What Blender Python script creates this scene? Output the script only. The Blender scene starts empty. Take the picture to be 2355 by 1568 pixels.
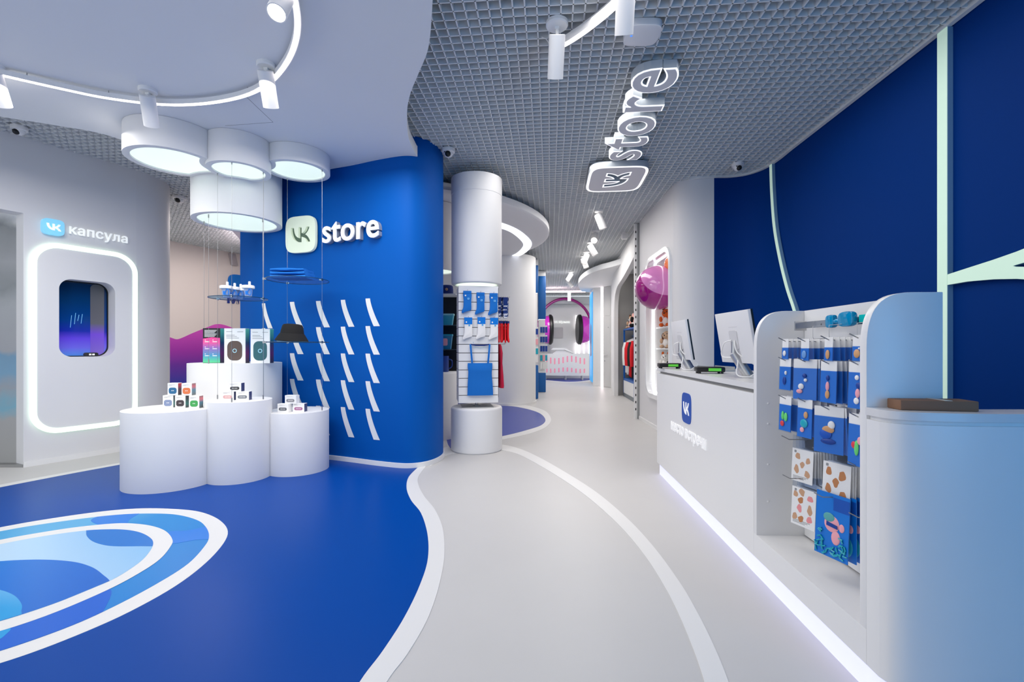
import bpy, bmesh, math, random
from mathutils import Vector, Matrix
random.seed(7)
S = bpy.context.scene
COL = S.collection
PI = math.pi
# ---------------------------------------------------------------- camera, world, exposure
FPX, CX, HY, EYE = 1060.0, 1177.5, 800.0, 1.25
cam_d = bpy.data.cameras.new('camera'); cam = bpy.data.objects.new('camera', cam_d); COL.objects.link(cam)
cam_d.sensor_width = 36.0; cam_d.lens = FPX/2355.0*36.0; cam_d.shift_y = (HY-784.0)/2355.0
cam_d.clip_start = .05; cam_d.clip_end = 100
cam.location = (0, 0, EYE); cam.rotation_euler = (PI/2, 0, 0)
S.camera = cam
w = bpy.data.worlds.new('daylight'); S.world = w; w.use_nodes = True
w.node_tree.nodes['Background'].inputs[0].default_value = (.90, .95, 1.0, 1)
w.node_tree.nodes['Background'].inputs[1].default_value = 1.2
S.view_settings.view_transform = 'Standard'; S.view_settings.look = 'None'
S.view_settings.gamma = 1; S.view_settings.exposure = 0.0; S.view_settings.use_curve_mapping = False

def lamp(name, kind, loc, energy, size=.2, color=(1, .965, .93), rot=(0, 0, 0), spread=None, size_y=None, angle=None, blend=.5):
    d = bpy.data.lights.new(name, kind); o = bpy.data.objects.new(name, d); COL.objects.link(o)
    d.energy = energy; d.color = color
    if kind == 'AREA':
        d.size = size; d.shape = 'DISK'
        if size_y: d.shape = 'RECTANGLE'; d.size_y = size_y
        if spread: d.spread = spread
    else:
        d.shadow_soft_size = size
        if kind == 'SPOT': d.spot_size = angle or 1.6; d.spot_blend = blend
    o.location = loc; o.rotation_euler = rot
    return o
# broad unseen area lamps added below the grid ceiling and soffits
for i, (x, y, e, sx, sy) in enumerate([(.35, 2.2, 34, 1.3, 1.6), (.5, 4.6, 46, 1.3, 1.8), (1.1, 7.2, 40, .5, 2.0), (1.5, 10.2, 70, 1.2, 2.0),
                                       (1.4, 13.2, 60, .8, 1.6), (1.5, 16.4, 80, .8, 1.2), (1.6, 3.2, 18, .5, 2.0), (2.35, 3.6, 8, .5, 2.0)]):
    lamp('added_area_light', 'AREA', (x, y, 3.40), e*.58, sx, size_y=sy)
for i, (x, y, e, sx, sy) in enumerate([(-2.2, 2.6, 46, 1.6, 1.4), (-3.9, 3.6, 42, 1.0, 1.4), (-1.3, 4.0, 26, .8, .8)]):
    lamp('added_area_light', 'AREA', (x, y, 3.12), e*.8, sx, size_y=sy)
lamp('added_area_light', 'AREA', (-5.2, 8.6, 3.40), 70, .8, size_y=2.0, color=(1, .9, .85))  # unseen lamp added to brighten the far beige wall
for (x, y), (tx, ty, tz) in (((-1.2, 1.7), (-2.7, 4.5, .6)), ((-2.4, 1.6), (-3.1, 4.5, .7)), ((-.4, 2.2), (-2.1, 5.0, 1.2))):  # unseen spots added to brighten the plinths and partition
    lamp('spot_light', 'SPOT', (x, y, 3.12), 36, .08, (1, .96, .92), (Vector((tx, ty, tz))-Vector((x, y, 3.12))).to_track_quat('-Z', 'Y').to_euler(), angle=1.1, blend=.9)
lamp('added_area_light', 'AREA', (-1.9, 7.6, 3.15), 12, 1.0, size_y=1.0)

# unseen blue area lamp added behind the camera to tint the counter end
lamp('added_blue_light', 'AREA', (2.5, -1.15, 1.5), 36, 1.6, (.02, .42, .92), (PI/2, 0, .12), size_y=2.0)
# ---------------------------------------------------------------- unprojection helpers
def P(px, py, Y): return Vector(((px-CX)/FPX*Y, Y, EYE+(HY-py)/FPX*Y))
def FL(px, py, z=0.0):
    Y = FPX*(z-EYE)/(HY-py); return Vector(((px-CX)/FPX*Y, Y, z))
def hit(px, A, B):
    """where the vertical plane through the pixel column meets the wall line A-B; returns (t along A->B in metres, depth)"""
    k = (px-CX)/FPX; dx, dy = B[0]-A[0], B[1]-A[1]; L = math.hypot(dx, dy)
    t = (k*A[1]-A[0])/(dx-k*dy)
    return t*L, A[1]+t*dy
def zat(py, Y): return EYE+(HY-py)/FPX*Y
def catmull(pts, n=8, closed=False):
    pts = [Vector(p) for p in pts]; N = len(pts); out = []
    rng = range(N) if closed else range(N-1)
    for i in rng:
        g = (lambda k: pts[k % N]) if closed else (lambda k: pts[min(max(k, 0), N-1)])
        p0, p1, p2, p3 = g(i-1), g(i), g(i+1), g(i+2)
        for j in range(n):
            t = j/n
            out.append(.5*((2*p1)+(p2-p0)*t+(2*p0-5*p1+4*p2-p3)*t*t+(3*p1-p0-3*p2+p3)*t**3))
    if not closed: out.append(pts[-1])
    return out
def bez(p0, p1, p2, p3, n=8):
    return [((1-t)**3*Vector(p0)+3*t*(1-t)**2*Vector(p1)+3*t*t*(1-t)*Vector(p2)+t**3*Vector(p3)) for t in [i/n for i in range(1, n+1)]]
def rrect(w_, h_, r, n=8, cx=0, cy=0):
    o = []
    for (sx, sy, a0) in ((1, 1, 0), (-1, 1, 90), (-1, -1, 180), (1, -1, 270)):
        for i in range(n+1):
            a = math.radians(a0+90*i/n)
            o.append((cx+sx*(w_/2-r)+r*math.cos(a), cy+sy*(h_/2-r)+r*math.sin(a)))
    return o
def squircle(w_, h_, e=4.2, n=48):
    o = []
    for i in range(n):
        a = 2*PI*i/n; c, s = math.cos(a), math.sin(a)
        o.append((w_/2*math.copysign(abs(c)**(2/e), c), h_/2*math.copysign(abs(s)**(2/e), s)))
    return o

# ---------------------------------------------------------------- materials
def lin(c): return tuple((v/255/12.92 if v/255 <= .04045 else ((v/255+.055)/1.055)**2.4) for v in c)+(1,)
MATS = {}
def mat(name, rgb, rough=.5, metal=0, emit=0, ecol=None, spec=.5, bump=0, bscale=60, noise=0, trans=0, alpha=1, coat=0):
    if name in MATS: return MATS[name]
    m = bpy.data.materials.new(name); m.use_nodes = True; nt = m.node_tree; b = nt.nodes['Principled BSDF']
    b.inputs['Base Color'].default_value = lin(rgb); b.inputs['Roughness'].default_value = rough
    b.inputs['Metallic'].default_value = metal; b.inputs['Specular IOR Level'].default_value = spec
    if emit:
        b.inputs['Emission Color'].default_value = lin(ecol or rgb); b.inputs['Emission Strength'].default_value = emit
    if trans: b.inputs['Transmission Weight'].default_value = trans
    if coat: b.inputs['Coat Weight'].default_value = coat
    b.inputs['Alpha'].default_value = alpha
    if bump or noise:
        tc = nt.nodes.new('ShaderNodeTexCoord'); nz = nt.nodes.new('ShaderNodeTexNoise'); nz.inputs['Scale'].default_value = bscale
        nt.links.new(tc.outputs['Object'], nz.inputs['Vector'])
        if bump:
            bp = nt.nodes.new('ShaderNodeBump'); bp.inputs['Strength'].default_value = bump; bp.inputs['Distance'].default_value = .002
            nt.links.new(nz.outputs['Fac'], bp.inputs['Height']); nt.links.new(bp.outputs['Normal'], b.inputs['Normal'])
        if noise:
            mx = nt.nodes.new('ShaderNodeMix'); mx.data_type = 'RGBA'
            c = lin(rgb); mx.inputs['A'].default_value = tuple(v*(1-noise) for v in c[:3])+(1,); mx.inputs['B'].default_value = tuple(min(1, v*(1+noise)) for v in c[:3])+(1,)
            nt.links.new(nz.outputs['Fac'], mx.inputs['Factor']); nt.links.new(mx.outputs['Result'], b.inputs['Base Color'])
    MATS[name] = m; return m
def gradmat(name, axis, lo, hi, stops, rough=.5, emit=0, spec=.5):
    """printed (or lit) gradient along an object axis between lo and hi"""
    if name in MATS: return MATS[name]
    m = bpy.data.materials.new(name); m.use_nodes = True; nt = m.node_tree; b = nt.nodes['Principled BSDF']
    tc = nt.nodes.new('ShaderNodeTexCoord'); sp = nt.nodes.new('ShaderNodeSeparateXYZ'); mr = nt.nodes.new('ShaderNodeMapRange')
    cr = nt.nodes.new('ShaderNodeValToRGB')
    nt.links.new(tc.outputs['Object'], sp.inputs[0])
    if isinstance(axis, str): nt.links.new(sp.outputs['XYZ'.index(axis)], mr.inputs[0])
    else:
        vm = nt.nodes.new('ShaderNodeVectorMath'); vm.operation = 'DOT_PRODUCT'; vm.inputs[1].default_value = axis
        nt.links.new(tc.outputs['Object'], vm.inputs[0]); nt.links.new(vm.outputs['Value'], mr.inputs[0])
    mr.inputs[1].default_value = lo; mr.inputs[2].default_value = hi
    nt.links.new(mr.outputs[0], cr.inputs[0])
    e = cr.color_ramp.elements
    while len(e) > 1: e.remove(e[-1])
    e[0].position = stops[0][0]; e[0].color = lin(stops[0][1])
    for p, c in stops[1:]:
        q = e.new(p); q.color = lin(c)
    nt.links.new(cr.outputs[0], b.inputs['Base Color'])
    if emit:
        nt.links.new(cr.outputs[0], b.inputs['Emission Color']); b.inputs['Emission Strength'].default_value = emit
    b.inputs['Roughness'].default_value = rough; b.inputs['Specular IOR Level'].default_value = spec
    MATS[name] = m; return m
def glassmat(name, rgb, mixf=.85, rough=.02):
    """thin clear sheet: mostly see-through with a gloss"""
    if name in MATS: return MATS[name]
    m = bpy.data.materials.new(name); m.use_nodes = True; nt = m.node_tree; nt.nodes.clear()
    o = nt.nodes.new('ShaderNodeOutputMaterial'); mx = nt.nodes.new('ShaderNodeMixShader'); t = nt.nodes.new('ShaderNodeBsdfTransparent'); p = nt.nodes.new('ShaderNodeBsdfPrincipled')
    t.inputs[0].default_value = lin(rgb); p.inputs['Base Color'].default_value = lin(rgb); p.inputs['Roughness'].default_value = rough
    mx.inputs[0].default_value = 1-mixf
    nt.links.new(t.outputs[0], mx.inputs[1]); nt.links.new(p.outputs[0], mx.inputs[2]); nt.links.new(mx.outputs[0], o.inputs[0])
    MATS[name] = m; return m

WHITE = mat('white_paint', (236, 235, 234), .55)
GLOSSW = mat('white_laminate', (238, 237, 236), .3)
CEILW = mat('soffit_white', (232, 233, 234), .7)
GREYW = mat('wall_grey_white', (226, 225, 226), .6)
BLUE = mat('brand_blue_paint', (0, 86, 172), .55, spec=.1)
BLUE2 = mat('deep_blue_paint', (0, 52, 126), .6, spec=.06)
FBLUE = mat('floor_blue', (0, 68, 154), .36, spec=.1)
FGREY = mat('floor_grey', (200, 198, 196), .42, spec=.3, noise=.02, bscale=3)
FWHITE = mat('floor_white', (226, 225, 223), .4)
STEEL = mat('brushed_steel', (168, 168, 168), .32, metal=1)
CHROME = mat('chrome', (200, 200, 200), .15, metal=1)
ALU = mat('aluminium', (190, 190, 190), .35, metal=1)
BLACK = mat('black_plastic', (16, 16, 17), .4)
DARK = mat('dark_grey', (40, 40, 42), .5)
SHADOWGAP = mat('groove_dark', (92, 88, 86), .6)
LATT = mat('lattice_grey', (228, 230, 230), .5)
PLENUM = mat('plenum_grey', (170, 172, 172), .8)
LEDW = mat('led_white', (255, 246, 240), .5, emit=4.5)
LEDG = mat('led_greenish', (206, 234, 214), .5, emit=.36)
LEDN = mat('led_green_glow', (222, 250, 224), .5, emit=1.5)
DIFF = mat('lamp_diffuser', (236, 250, 234), .5, emit=.7)
LIT = mat('lit_white', (255, 255, 255), .5, emit=.9)
LITSIGN = mat('lit_sign_face', (236, 246, 222), .5, emit=.16)
TOELED = mat('toe_kick_led', (212, 214, 255), .5, emit=.7)
SIGNW = mat('sign_white', (250, 250, 250), .4, emit=.15)
LETTERLIT = mat('lit_letter', (252, 255, 252), .5, emit=.4)
SIGNGREY = mat('sign_grey', (222, 222, 224), .5)
GLASS = glassmat('clear_glass', (215, 235, 245), .88)
BAG = glassmat('clear_bag', (240, 244, 250), .97, .2)
MAGENTA = mat('magenta_gloss', (150, 12, 118), .12, coat=.6)
PINKG = mat('pink_gloss', (206, 128, 186), .12, coat=.6)
ORANGE = mat('orange_gloss', (240, 130, 70), .15, coat=.5)
KRAFT = mat('kraft_card', (168, 124, 92), .8)
KRAFTD = mat('kraft_card_tape', (205, 190, 172), .3)
FAB_BLUE = mat('fabric_blue', (0, 108, 196), .85, bump=.5, bscale=220)
FAB_NAVY = mat('fabric_navy', (10, 40, 110), .85)
FAB_RED = mat('fabric_red', (226, 22, 36), .85)
FAB_CRIM = mat('fabric_crimson', (190, 18, 60), .8)
FAB_WHITE = mat('fabric_white', (240, 238, 236), .9)
FAB_BLACK = mat('fabric_black', (24, 22, 22), .9, bump=.4, bscale=300)
CARD_BLUE = mat('card_blue', (0, 118, 214), .35)
CARD_DARK = mat('card_blue_dark', (0, 54, 140), .4)
PAPER = mat('paper_white', (240, 239, 237), .6)

# ---------------------------------------------------------------- objects
INFO = {}
def thing(name, label, cat, loc=(0, 0, 0), rotz=0, group=None, tilt=None):
    o = bpy.data.objects.new(name, None); COL.objects.link(o); o.empty_display_size = .05
    o.location = loc; o.rotation_euler = tilt+(rotz,) if tilt else (0, 0, rotz)
    tag(o, label, cat, group); return o
def tag(o, label, cat, group=None, kind=None):
    if label: o['label'] = label
    if cat: o['category'] = cat
    if group: o['group'] = group
    if kind: o['kind'] = kind
    return o
def struct(o, label=None):
    o['kind'] = 'structure'
    if label: o['label'] = label
    return o
def dup(root, loc=None, rotz=None, label=None, group=None, tilt=None):
    r = root.copy(); COL.objects.link(r)
    if loc is not None: r.location = loc
    if tilt is not None: r.rotation_euler = tilt+(rotz or 0,)
    elif rotz is not None: r.rotation_euler = (0, 0, rotz)
    if label: r['label'] = label
    if group: r['group'] = group
    for ch in list(root.children):
        c = ch.copy(); COL.objects.link(c); c.parent = r
        for g in list(ch.children):
            d = g.copy(); COL.objects.link(d); d.parent = c
    return r
class MB:
    def __init__(s): s.v = []; s.f = []; s.mi = []; s.m = 0
    def add(s, vs, fs):
        b = len(s.v); s.v += [Vector(p) for p in vs]; s.f += [tuple(b+i for i in f) for f in fs]; s.mi += [s.m]*len(fs); return s
    def box(s, x0, x1, y0, y1, z0, z1):
        return s.add([(x0, y0, z0), (x1, y0, z0), (x1, y1, z0), (x0, y1, z0), (x0, y0, z1), (x1, y0, z1), (x1, y1, z1), (x0, y1, z1)],
                     [(0, 3, 2, 1), (4, 5, 6, 7), (0, 1, 5, 4), (1, 2, 6, 5), (2, 3, 7, 6), (3, 0, 4, 7)])
    def prism(s, poly, h0, h1, fr=None):
        n = len(poly); fr = fr or (lambda u, v, w: Vector((u, v, w)))
        vs = [fr(p[0], p[1], h0) for p in poly]+[fr(p[0], p[1], h1) for p in poly]
        return s.add(vs, [tuple(range(n-1, -1, -1)), tuple(range(n, 2*n))]+[(i, (i+1) % n, n+(i+1) % n, n+i) for i in range(n)])
    def lathe(s, prof, c=(0, 0, 0), n=40, ax='Z', a0=0, a1=2*PI, caps=True):
        c = Vector(c); full = abs(a1-a0-2*PI) < 1e-6; k = n if full else n+1; vs = []
        for (r, z) in prof:
            for i in range(k):
                a = a0+(a1-a0)*i/n; x, y = r*math.cos(a), r*math.sin(a)
                vs.append(c+(Vector((x, y, z)) if ax == 'Z' else Vector((z, x, y)) if ax == 'X' else Vector((x, z, y))))
        fs = []
        for j in range(len(prof)-1):
            for i in range(n):
                i2 = (i+1) % k
                fs.append((j*k+i, j*k+i2, (j+1)*k+i2, (j+1)*k+i))
        if full and caps:
            if prof[0][0] > 1e-5: fs.append(tuple(range(k-1, -1, -1)))
            if prof[-1][0] > 1e-5: fs.append(tuple((len(prof)-1)*k+i for i in range(k)))
        return s.add(vs, fs)
    def tube(s, path, r, n=8, closed=False):
        path = [Vector(p) for p in path]; N = len(path); vs = []; up = None
        for i, p in enumerate(path):
            d = ((path[(i+1) % N]-path[i-1]) if closed else (path[min(i+1, N-1)]-path[max(i-1, 0)])).normalized()
            if up is None: up = Vector((0, 0, 1)) if abs(d.z) < .9 else Vector((1, 0, 0))
            a = d.cross(up).normalized(); b = a.cross(d).normalized(); up = b
            rr = r[i] if isinstance(r, (list, tuple)) else r
            vs += [p+a*math.cos(2*PI*j/n)*rr+b*math.sin(2*PI*j/n)*rr for j in range(n)]
        fs = [(i*n+j, i*n+(j+1) % n, ((i+1) % N)*n+(j+1) % n, ((i+1) % N)*n+j) for i in range(N if closed else N-1) for j in range(n)]
        if not closed: fs += [tuple(range(n-1, -1, -1)), tuple((N-1)*n+j for j in range(n))]
        return s.add(vs, fs)
    def ribbon(s, path, sec, closed=False, up=(0, 0, 1)):
        """sweep a closed section [(side, up)] along a path"""
        path = [Vector(p) for p in path]; N = len(path); n = len(sec); up = Vector(up); vs = []
        for i, p in enumerate(path):
            d = ((path[(i+1) % N]-path[i-1]) if closed else (path[min(i+1, N-1)]-path[max(i-1, 0)])).normalized()
            a = d.cross(up).normalized()
            vs += [p+a*q[0]+up*q[1] for q in sec]
        fs = [(i*n+j, i*n+(j+1) % n, ((i+1) % N)*n+(j+1) % n, ((i+1) % N)*n+j) for i in range(N if closed else N-1) for j in range(n)]
        if not closed: fs += [tuple(range(n-1, -1, -1)), tuple((N-1)*n+j for j in range(n))]
        return s.add(vs, fs)
    def ell(s, c, r, n=20, m=12, R=None):
        c = Vector(c); vs = []; r = r if isinstance(r, (tuple, list)) else (r, r, r)
        for j in range(m+1):
            t = PI*j/m
            for i in range(n):
                a = 2*PI*i/n; v = Vector((r[0]*math.sin(t)*math.cos(a), r[1]*math.sin(t)*math.sin(a), r[2]*math.cos(t)))
                vs.append(c+((R @ v) if R else v))
        return s.add(vs, [(j*n+i, (j+1)*n+i, (j+1)*n+(i+1) % n, j*n+(i+1) % n) for j in range(m) for i in range(n)])
    def rings(s, rings, n=32, wave=0, k=9, ph=0):
        """elliptic rings (cx, cy, z, a, b): a hanging cloth body; wave adds folds growing towards the last ring"""
        vs = []; N = len(rings)
        for j, (x, y, z, a, b) in enumerate(rings):
            for i in range(n):
                t = 2*PI*i/n; f = 1+wave*(j/(N-1))*math.sin(k*t+ph+.7*j)
                vs.append((x+a*math.cos(t)*(1+.2*(f-1)), y+b*math.sin(t)*f, z))
        return s.add(vs, [(j*n+i, j*n+(i+1) % n, (j+1)*n+(i+1) % n, (j+1)*n+i) for j in range(N-1) for i in range(n)]+[tuple(range(n-1, -1, -1)), tuple((N-1)*n+i for i in range(n))])
    def xf(s, M):
        s.v = [M @ p for p in s.v]; return s
    def build(s, name, mats, parent=None, world=False, bevel=0, smooth=True, ang=35, seg=2):
        vs = s.v
        if world and parent is not None:
            M = Matrix.Identity(4); q = parent
            while q is not None: M = M @ (Matrix.Translation(q.location) @ q.rotation_euler.to_matrix().to_4x4()).inverted(); q = q.parent
            vs = [M @ p for p in vs]
        me = bpy.data.meshes.new(name); me.from_pydata([tuple(p) for p in vs], [], s.f)
        ms = mats if isinstance(mats, (list, tuple)) else [mats]
        for m in ms: me.materials.append(m)
        if len(ms) > 1: me.polygons.foreach_set('material_index', s.mi)
        bm = bmesh.new(); bm.from_mesh(me)
        bmesh.ops.remove_doubles(bm, verts=bm.verts, dist=1e-6)
        bmesh.ops.recalc_face_normals(bm, faces=bm.faces)
        if bevel:
            es = [e for e in bm.edges if len(e.link_faces) == 2 and e.calc_face_angle(0) > .6]
            bmesh.ops.bevel(bm, geom=es, offset=bevel, segments=seg, affect='EDGES', profile=.5, clamp_overlap=True)
        bm.to_mesh(me); bm.free()
        if smooth:
            me.polygons.foreach_set('use_smooth', [True]*len(me.polygons)); me.set_sharp_from_angle(angle=math.radians(ang))
        o = bpy.data.objects.new(name, me); COL.objects.link(o)
        if parent is not None: o.parent = parent
        return o
def frame(o, ux, vy, wn):
    o, ux, vy, wn = Vector(o), Vector(ux), Vector(vy), Vector(wn)
    return lambda u, v, w: o+ux*u+vy*v+wn*w
def flat(mb, loops, h0, h1, fr):
    """filled planar shape with holes (list of closed loops), extruded h0..h1 along the frame normal"""
    c = bpy.data.curves.new('tmp', 'CURVE'); c.dimensions = '2D'; c.fill_mode = 'BOTH'; c.extrude = .5
    for lp in loops:
        sp = c.splines.new('POLY'); sp.points.add(len(lp)-1); sp.use_cyclic_u = True
        for q, p in zip(sp.points, lp): q.co = (p[0], p[1], 0, 1)
    o = bpy.data.objects.new('tmp', c); me = bpy.data.meshes.new_from_object(o)
    mb.add([fr(v.co.x, v.co.y, h0 if v.co.z < 0 else h1) for v in me.vertices], [tuple(p.vertices) for p in me.polygons])
    bpy.data.meshes.remove(me); bpy.data.objects.remove(o); bpy.data.curves.remove(c)
    return mb
def text_islands(body, size, bold=0.0, spacing=1.0):
    """glyph meshes of a line of text (extruded -.5 .. .5), split into one (verts, faces) per letter, left to right"""
    c = bpy.data.curves.new('tmp', 'FONT'); c.body = body; c.size = size; c.extrude = .5; c.offset = bold; c.space_character = spacing; c.resolution_u = 5
    o = bpy.data.objects.new('tmp', c); me = bpy.data.meshes.new_from_object(o)
    bm = bmesh.new(); bm.from_mesh(me); bmesh.ops.remove_doubles(bm, verts=bm.verts, dist=1e-5); bm.verts.ensure_lookup_table()
    seen = set(); out = []
    for v in bm.verts:
        if v.index in seen: continue
        st = [v]; seen.add(v.index); isl = []
        while st:
            q = st.pop(); isl.append(q)
            for e in q.link_edges:
                ov = e.other_vert(q)
                if ov.index not in seen: seen.add(ov.index); st.append(ov)
        idx = {q.index: k for k, q in enumerate(isl)}
        fs = {f for q in isl for f in q.link_faces}
        out.append(([q.co.copy() for q in isl], [tuple(idx[x.index] for x in f.verts) for f in fs]))
    bm.free(); bpy.data.meshes.remove(me); bpy.data.objects.remove(o); bpy.data.curves.remove(c)
    out.sort(key=lambda t: sum(p.x for p in t[0])/len(t[0]))
    return out
def text_width(isl): return min(p.x for v, f in isl for p in v), max(p.x for v, f in isl for p in v)
def letters(mb, isl, h0, h1, fr, u0=0, v0=0, sx=1, sy=1):
    for vs, fs in isl: mb.add([fr(u0+p.x*sx, v0+p.y*sy, h0 if p.z < 0 else h1) for p in vs], fs)
    return mb
def glyph():
    """the two joined letters of the logo, in a unit tile centred on 0"""
    q = lambda x, y: Vector(((x-24)/48, (24-y)/48))
    p = [q(25.54, 34.58)]
    def C(*a): p.extend(bez(p[-1], q(*a[0:2]), q(*a[2:4]), q(*a[4:6])))
    def Lq(x, y): p.append(q(x, y))
    C(14.6, 34.58, 8.36, 27.08, 8.1, 14.6); Lq(13.58, 14.6); C(13.76, 23.76, 17.8, 27.64, 21, 28.44); Lq(21, 14.6); Lq(26.16, 14.6); Lq(26.16, 22.5)
    C(29.32, 22.16, 32.64, 18.56, 33.76, 14.6); Lq(38.92, 14.6); C(38.06, 19.48, 34.46, 23.08, 31.9, 24.56); C(34.46, 25.76, 38.56, 28.9, 40.12, 34.58)
    Lq(34.44, 34.58); C(33.22, 30.78, 30.18, 27.84, 26.16, 27.44); Lq(26.16, 34.58)
    return [(a.x, a.y) for a in p]
GLY = glyph()
def offset_loop(lp, d):
    n = len(lp); area = sum(lp[i][0]*lp[(i+1) % n][1]-lp[(i+1) % n][0]*lp[i][1] for i in range(n))
    sg = 1 if area > 0 else -1; out = []
    for i in range(n):
        a, b, c = Vector(lp[i-1]), Vector(lp[i]), Vector(lp[(i+1) % n])
        d1, d2 = (b-a), (c-b)
        if d1.length < 1e-6 or d2.length < 1e-6: continue
        d1.normalize(); d2.normalize()
        n1, n2 = Vector((d1.y, -d1.x)), Vector((d2.y, -d2.x)); m = n1+n2
        if m.length < .2: m = n1.copy(); k = 1
        else: m.normalize(); k = min(1/max(m.dot(n1), .35), 2.2)
        out.append(tuple(b+m*d*k*sg))
    return out
# ================================================================ floor and its inlaid colours
mb = MB(); mb.box(-9, 5, -1.5, 20.5, -.1, 0)
floor = struct(mb.build('floor', FGREY, smooth=False))
def floor_poly(name, pts, z0, z1, m, smooth_n=6, closed=True, pre=True):
    w_ = [FL(*p) for p in pts] if pre else [Vector((p[0], p[1], 0)) for p in pts]
    if smooth_n: w_ = catmull(w_, smooth_n, closed)
    b = MB(); flat(b, [[(p.x, p.y) for p in w_]], z0, z1, lambda u, v, h: Vector((u, v, h)))
    return b.build(name, m, floor, smooth=False)
def floor_strip(name, e1, e2, z0, z1, m, n=6):
    a = catmull([FL(*p) for p in e1], n); b_ = catmull([FL(*p) for p in e2], n)
    lp = [(p.x, p.y) for p in a]+[(p.x, p.y) for p in reversed(b_)]
    b = MB(); flat(b, [lp], z0, z1, lambda u, v, h: Vector((u, v, h)))
    return b.build(name, m, floor, smooth=False)
inner = [(660, 1900), (760, 1690), (828, 1568), (880, 1498), (930, 1420), (966, 1345), (984, 1285), (983, 1228), (968, 1180), (945, 1150), (935, 1122), (940, 1097), (960, 1076)]
outer = [(735, 1900), (825, 1690), (890, 1568), (940, 1500), (985, 1420), (1011, 1342), (1022, 1275), (1018, 1215), (1000, 1172), (976, 1142), (963, 1117), (962, 1097), (980, 1072)]
bl = [FL(*p) for p in inner]; bl = [(p.x, p.y) for p in catmull(bl, 6)]
back = [(p.x, p.y) for p in [FL(0, 1121), FL(150, 1092), FL(306, 1063)]]
poly = bl+[(-1.12, 4.95), (-2.2, 5.35), (-3.3, 6.0), (-3.7, 5.9)]+[back[2], back[1], back[0], (-5.5, 3.4), (-6.2, 1.8), (-6.2, .3), (-.9, .3)]
b = MB(); flat(b, [poly], 0, .002, lambda u, v, h: Vector((u, v, h))); b.build('blue_zone', FBLUE, floor, smooth=False)
floor_strip('white_line', inner, outer, 0, .003, FWHITE)
floor_strip('white_line', [(-260, 1172), (0, 1121), (150, 1092), (306, 1063), (420, 1040), (470, 1028)], [(-260, 1165), (0, 1115), (150, 1087), (306, 1059), (420, 1036), (470, 1025)], 0, .003, FWHITE)
floor_strip('white_line', [(1860, 2200), (1740, 1760), (1675, 1568), (1640, 1482), (1600, 1402), (1560, 1335), (1500, 1254), (1440, 1190), (1370, 1131), (1300, 1086), (1240, 1052), (1195, 1032), (1150, 1022), (1090, 1020), (1020, 1030), (975, 1060)],
            [(1780, 2200), (1675, 1760), (1620, 1568), (1597, 1500), (1565, 1422), (1530, 1352), (1480, 1274), (1420, 1204), (1350, 1142), (1290, 1100), (1230, 1064), (1190, 1044), (1150, 1035), (1090, 1034), (1030, 1046), (990, 1072)], 0, .003, FWHITE)
floor_poly('white_line', [(1030, 925), (1155, 928), (1205, 931), (1250, 943), (1267, 962), (1258, 980), (1225, 995), (1160, 1010), (1080, 1024), (1030, 1030)], 0, .002, FWHITE)
floor_poly('blue_zone', [(1030, 930), (1155, 933), (1200, 938), (1238, 949), (1254, 964), (1246, 977), (1215, 988), (1160, 1002), (1080, 1016), (1030, 1022)], 0, .004, mat('floor_indigo', (48, 66, 160), .35, spec=.35))
floor_poly('blue_zone', [(1180, 869), (1255, 874), (1310, 878), (1357, 874), (1400, 868), (1300, 862)], 0, .003, mat('floor_indigo', (48, 66, 160), .35), 6)
floor_poly('white_line', [(1180, 871), (1255, 876.5), (1310, 880), (1358, 876), (1400, 869), (1300, 862)], 0, .002, FWHITE, 6)
# printed mural of pale rings on the blue floor
def mu(pts, ext): return [(x/3.35, 1100+y/3.35) for x, y in pts]+[(x/3.35, 1100+y/3.35) for x, y in ext]
o_out = mu([(0, 1428), (500, 1250), (1000, 1030), (1400, 800), (1650, 590), (1755, 430), (1700, 330), (1560, 265), (1380, 240), (1100, 233), (800, 255), (400, 310), (0, 380)], [(-500, 490), (-900, 640), (-1250, 840), (-1350, 1050), (-1200, 1300), (-800, 1480), (-400, 1520)])
o_in = mu([(0, 1335), (500, 1160), (850, 1005), (1200, 820), (1450, 660), (1580, 520), (1610, 450), (1590, 385), (1530, 330), (1400, 290), (1250, 275), (1000, 278), (700, 305), (300, 360), (0, 412)], [(-480, 510), (-850, 660), (-1150, 850), (-1230, 1050), (-1080, 1250), (-750, 1400), (-350, 1420)])
i_out = mu([(0, 1185), (400, 1050), (800, 880), (1050, 750), (1230, 630), (1320, 520), (1325, 470), (1280, 415), (1200, 380), (1080, 358), (900, 352), (600, 380), (300, 425), (0, 480)], [(-450, 580), (-750, 720), (-950, 900), (-920, 1080), (-700, 1220), (-300, 1250)])
i_in = mu([(0, 1110), (400, 980), (700, 860), (900, 770), (1080, 650), (1160, 560), (1180, 500), (1150, 460), (1080, 425), (980, 405), (850, 400), (650, 410), (350, 450), (0, 515)], [(-400, 610), (-680, 740), (-830, 900), (-780, 1050), (-600, 1150), (-280, 1170)])
cyan = gradmat('mural_cyan', (1, 0, 0), -4.2, -1.6, [(0, (30, 145, 205)), (.45, (84, 168, 215)), (.6, (0, 132, 202)), (1, (0, 120, 202))], .35, spec=.35)
pale = gradmat('mural_pale', (.6, .8, 0), -.6, 1.6, [(0, (160, 202, 232)), (.45, (182, 212, 236)), (.75, (118, 178, 224)), (1, (80, 156, 214))], .35, spec=.35)
midb = gradmat('mural_mid_blue', (1, .3, 0), -2.9, -1.2, [(0, (0, 145, 205)), (.5, (0, 110, 205)), (1, (0, 92, 190))], .35, spec=.35)
floor_poly('mural_ring', o_out, .002, .003, FWHITE); floor_poly('mural_field', o_in, .003, .004, cyan)
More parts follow.
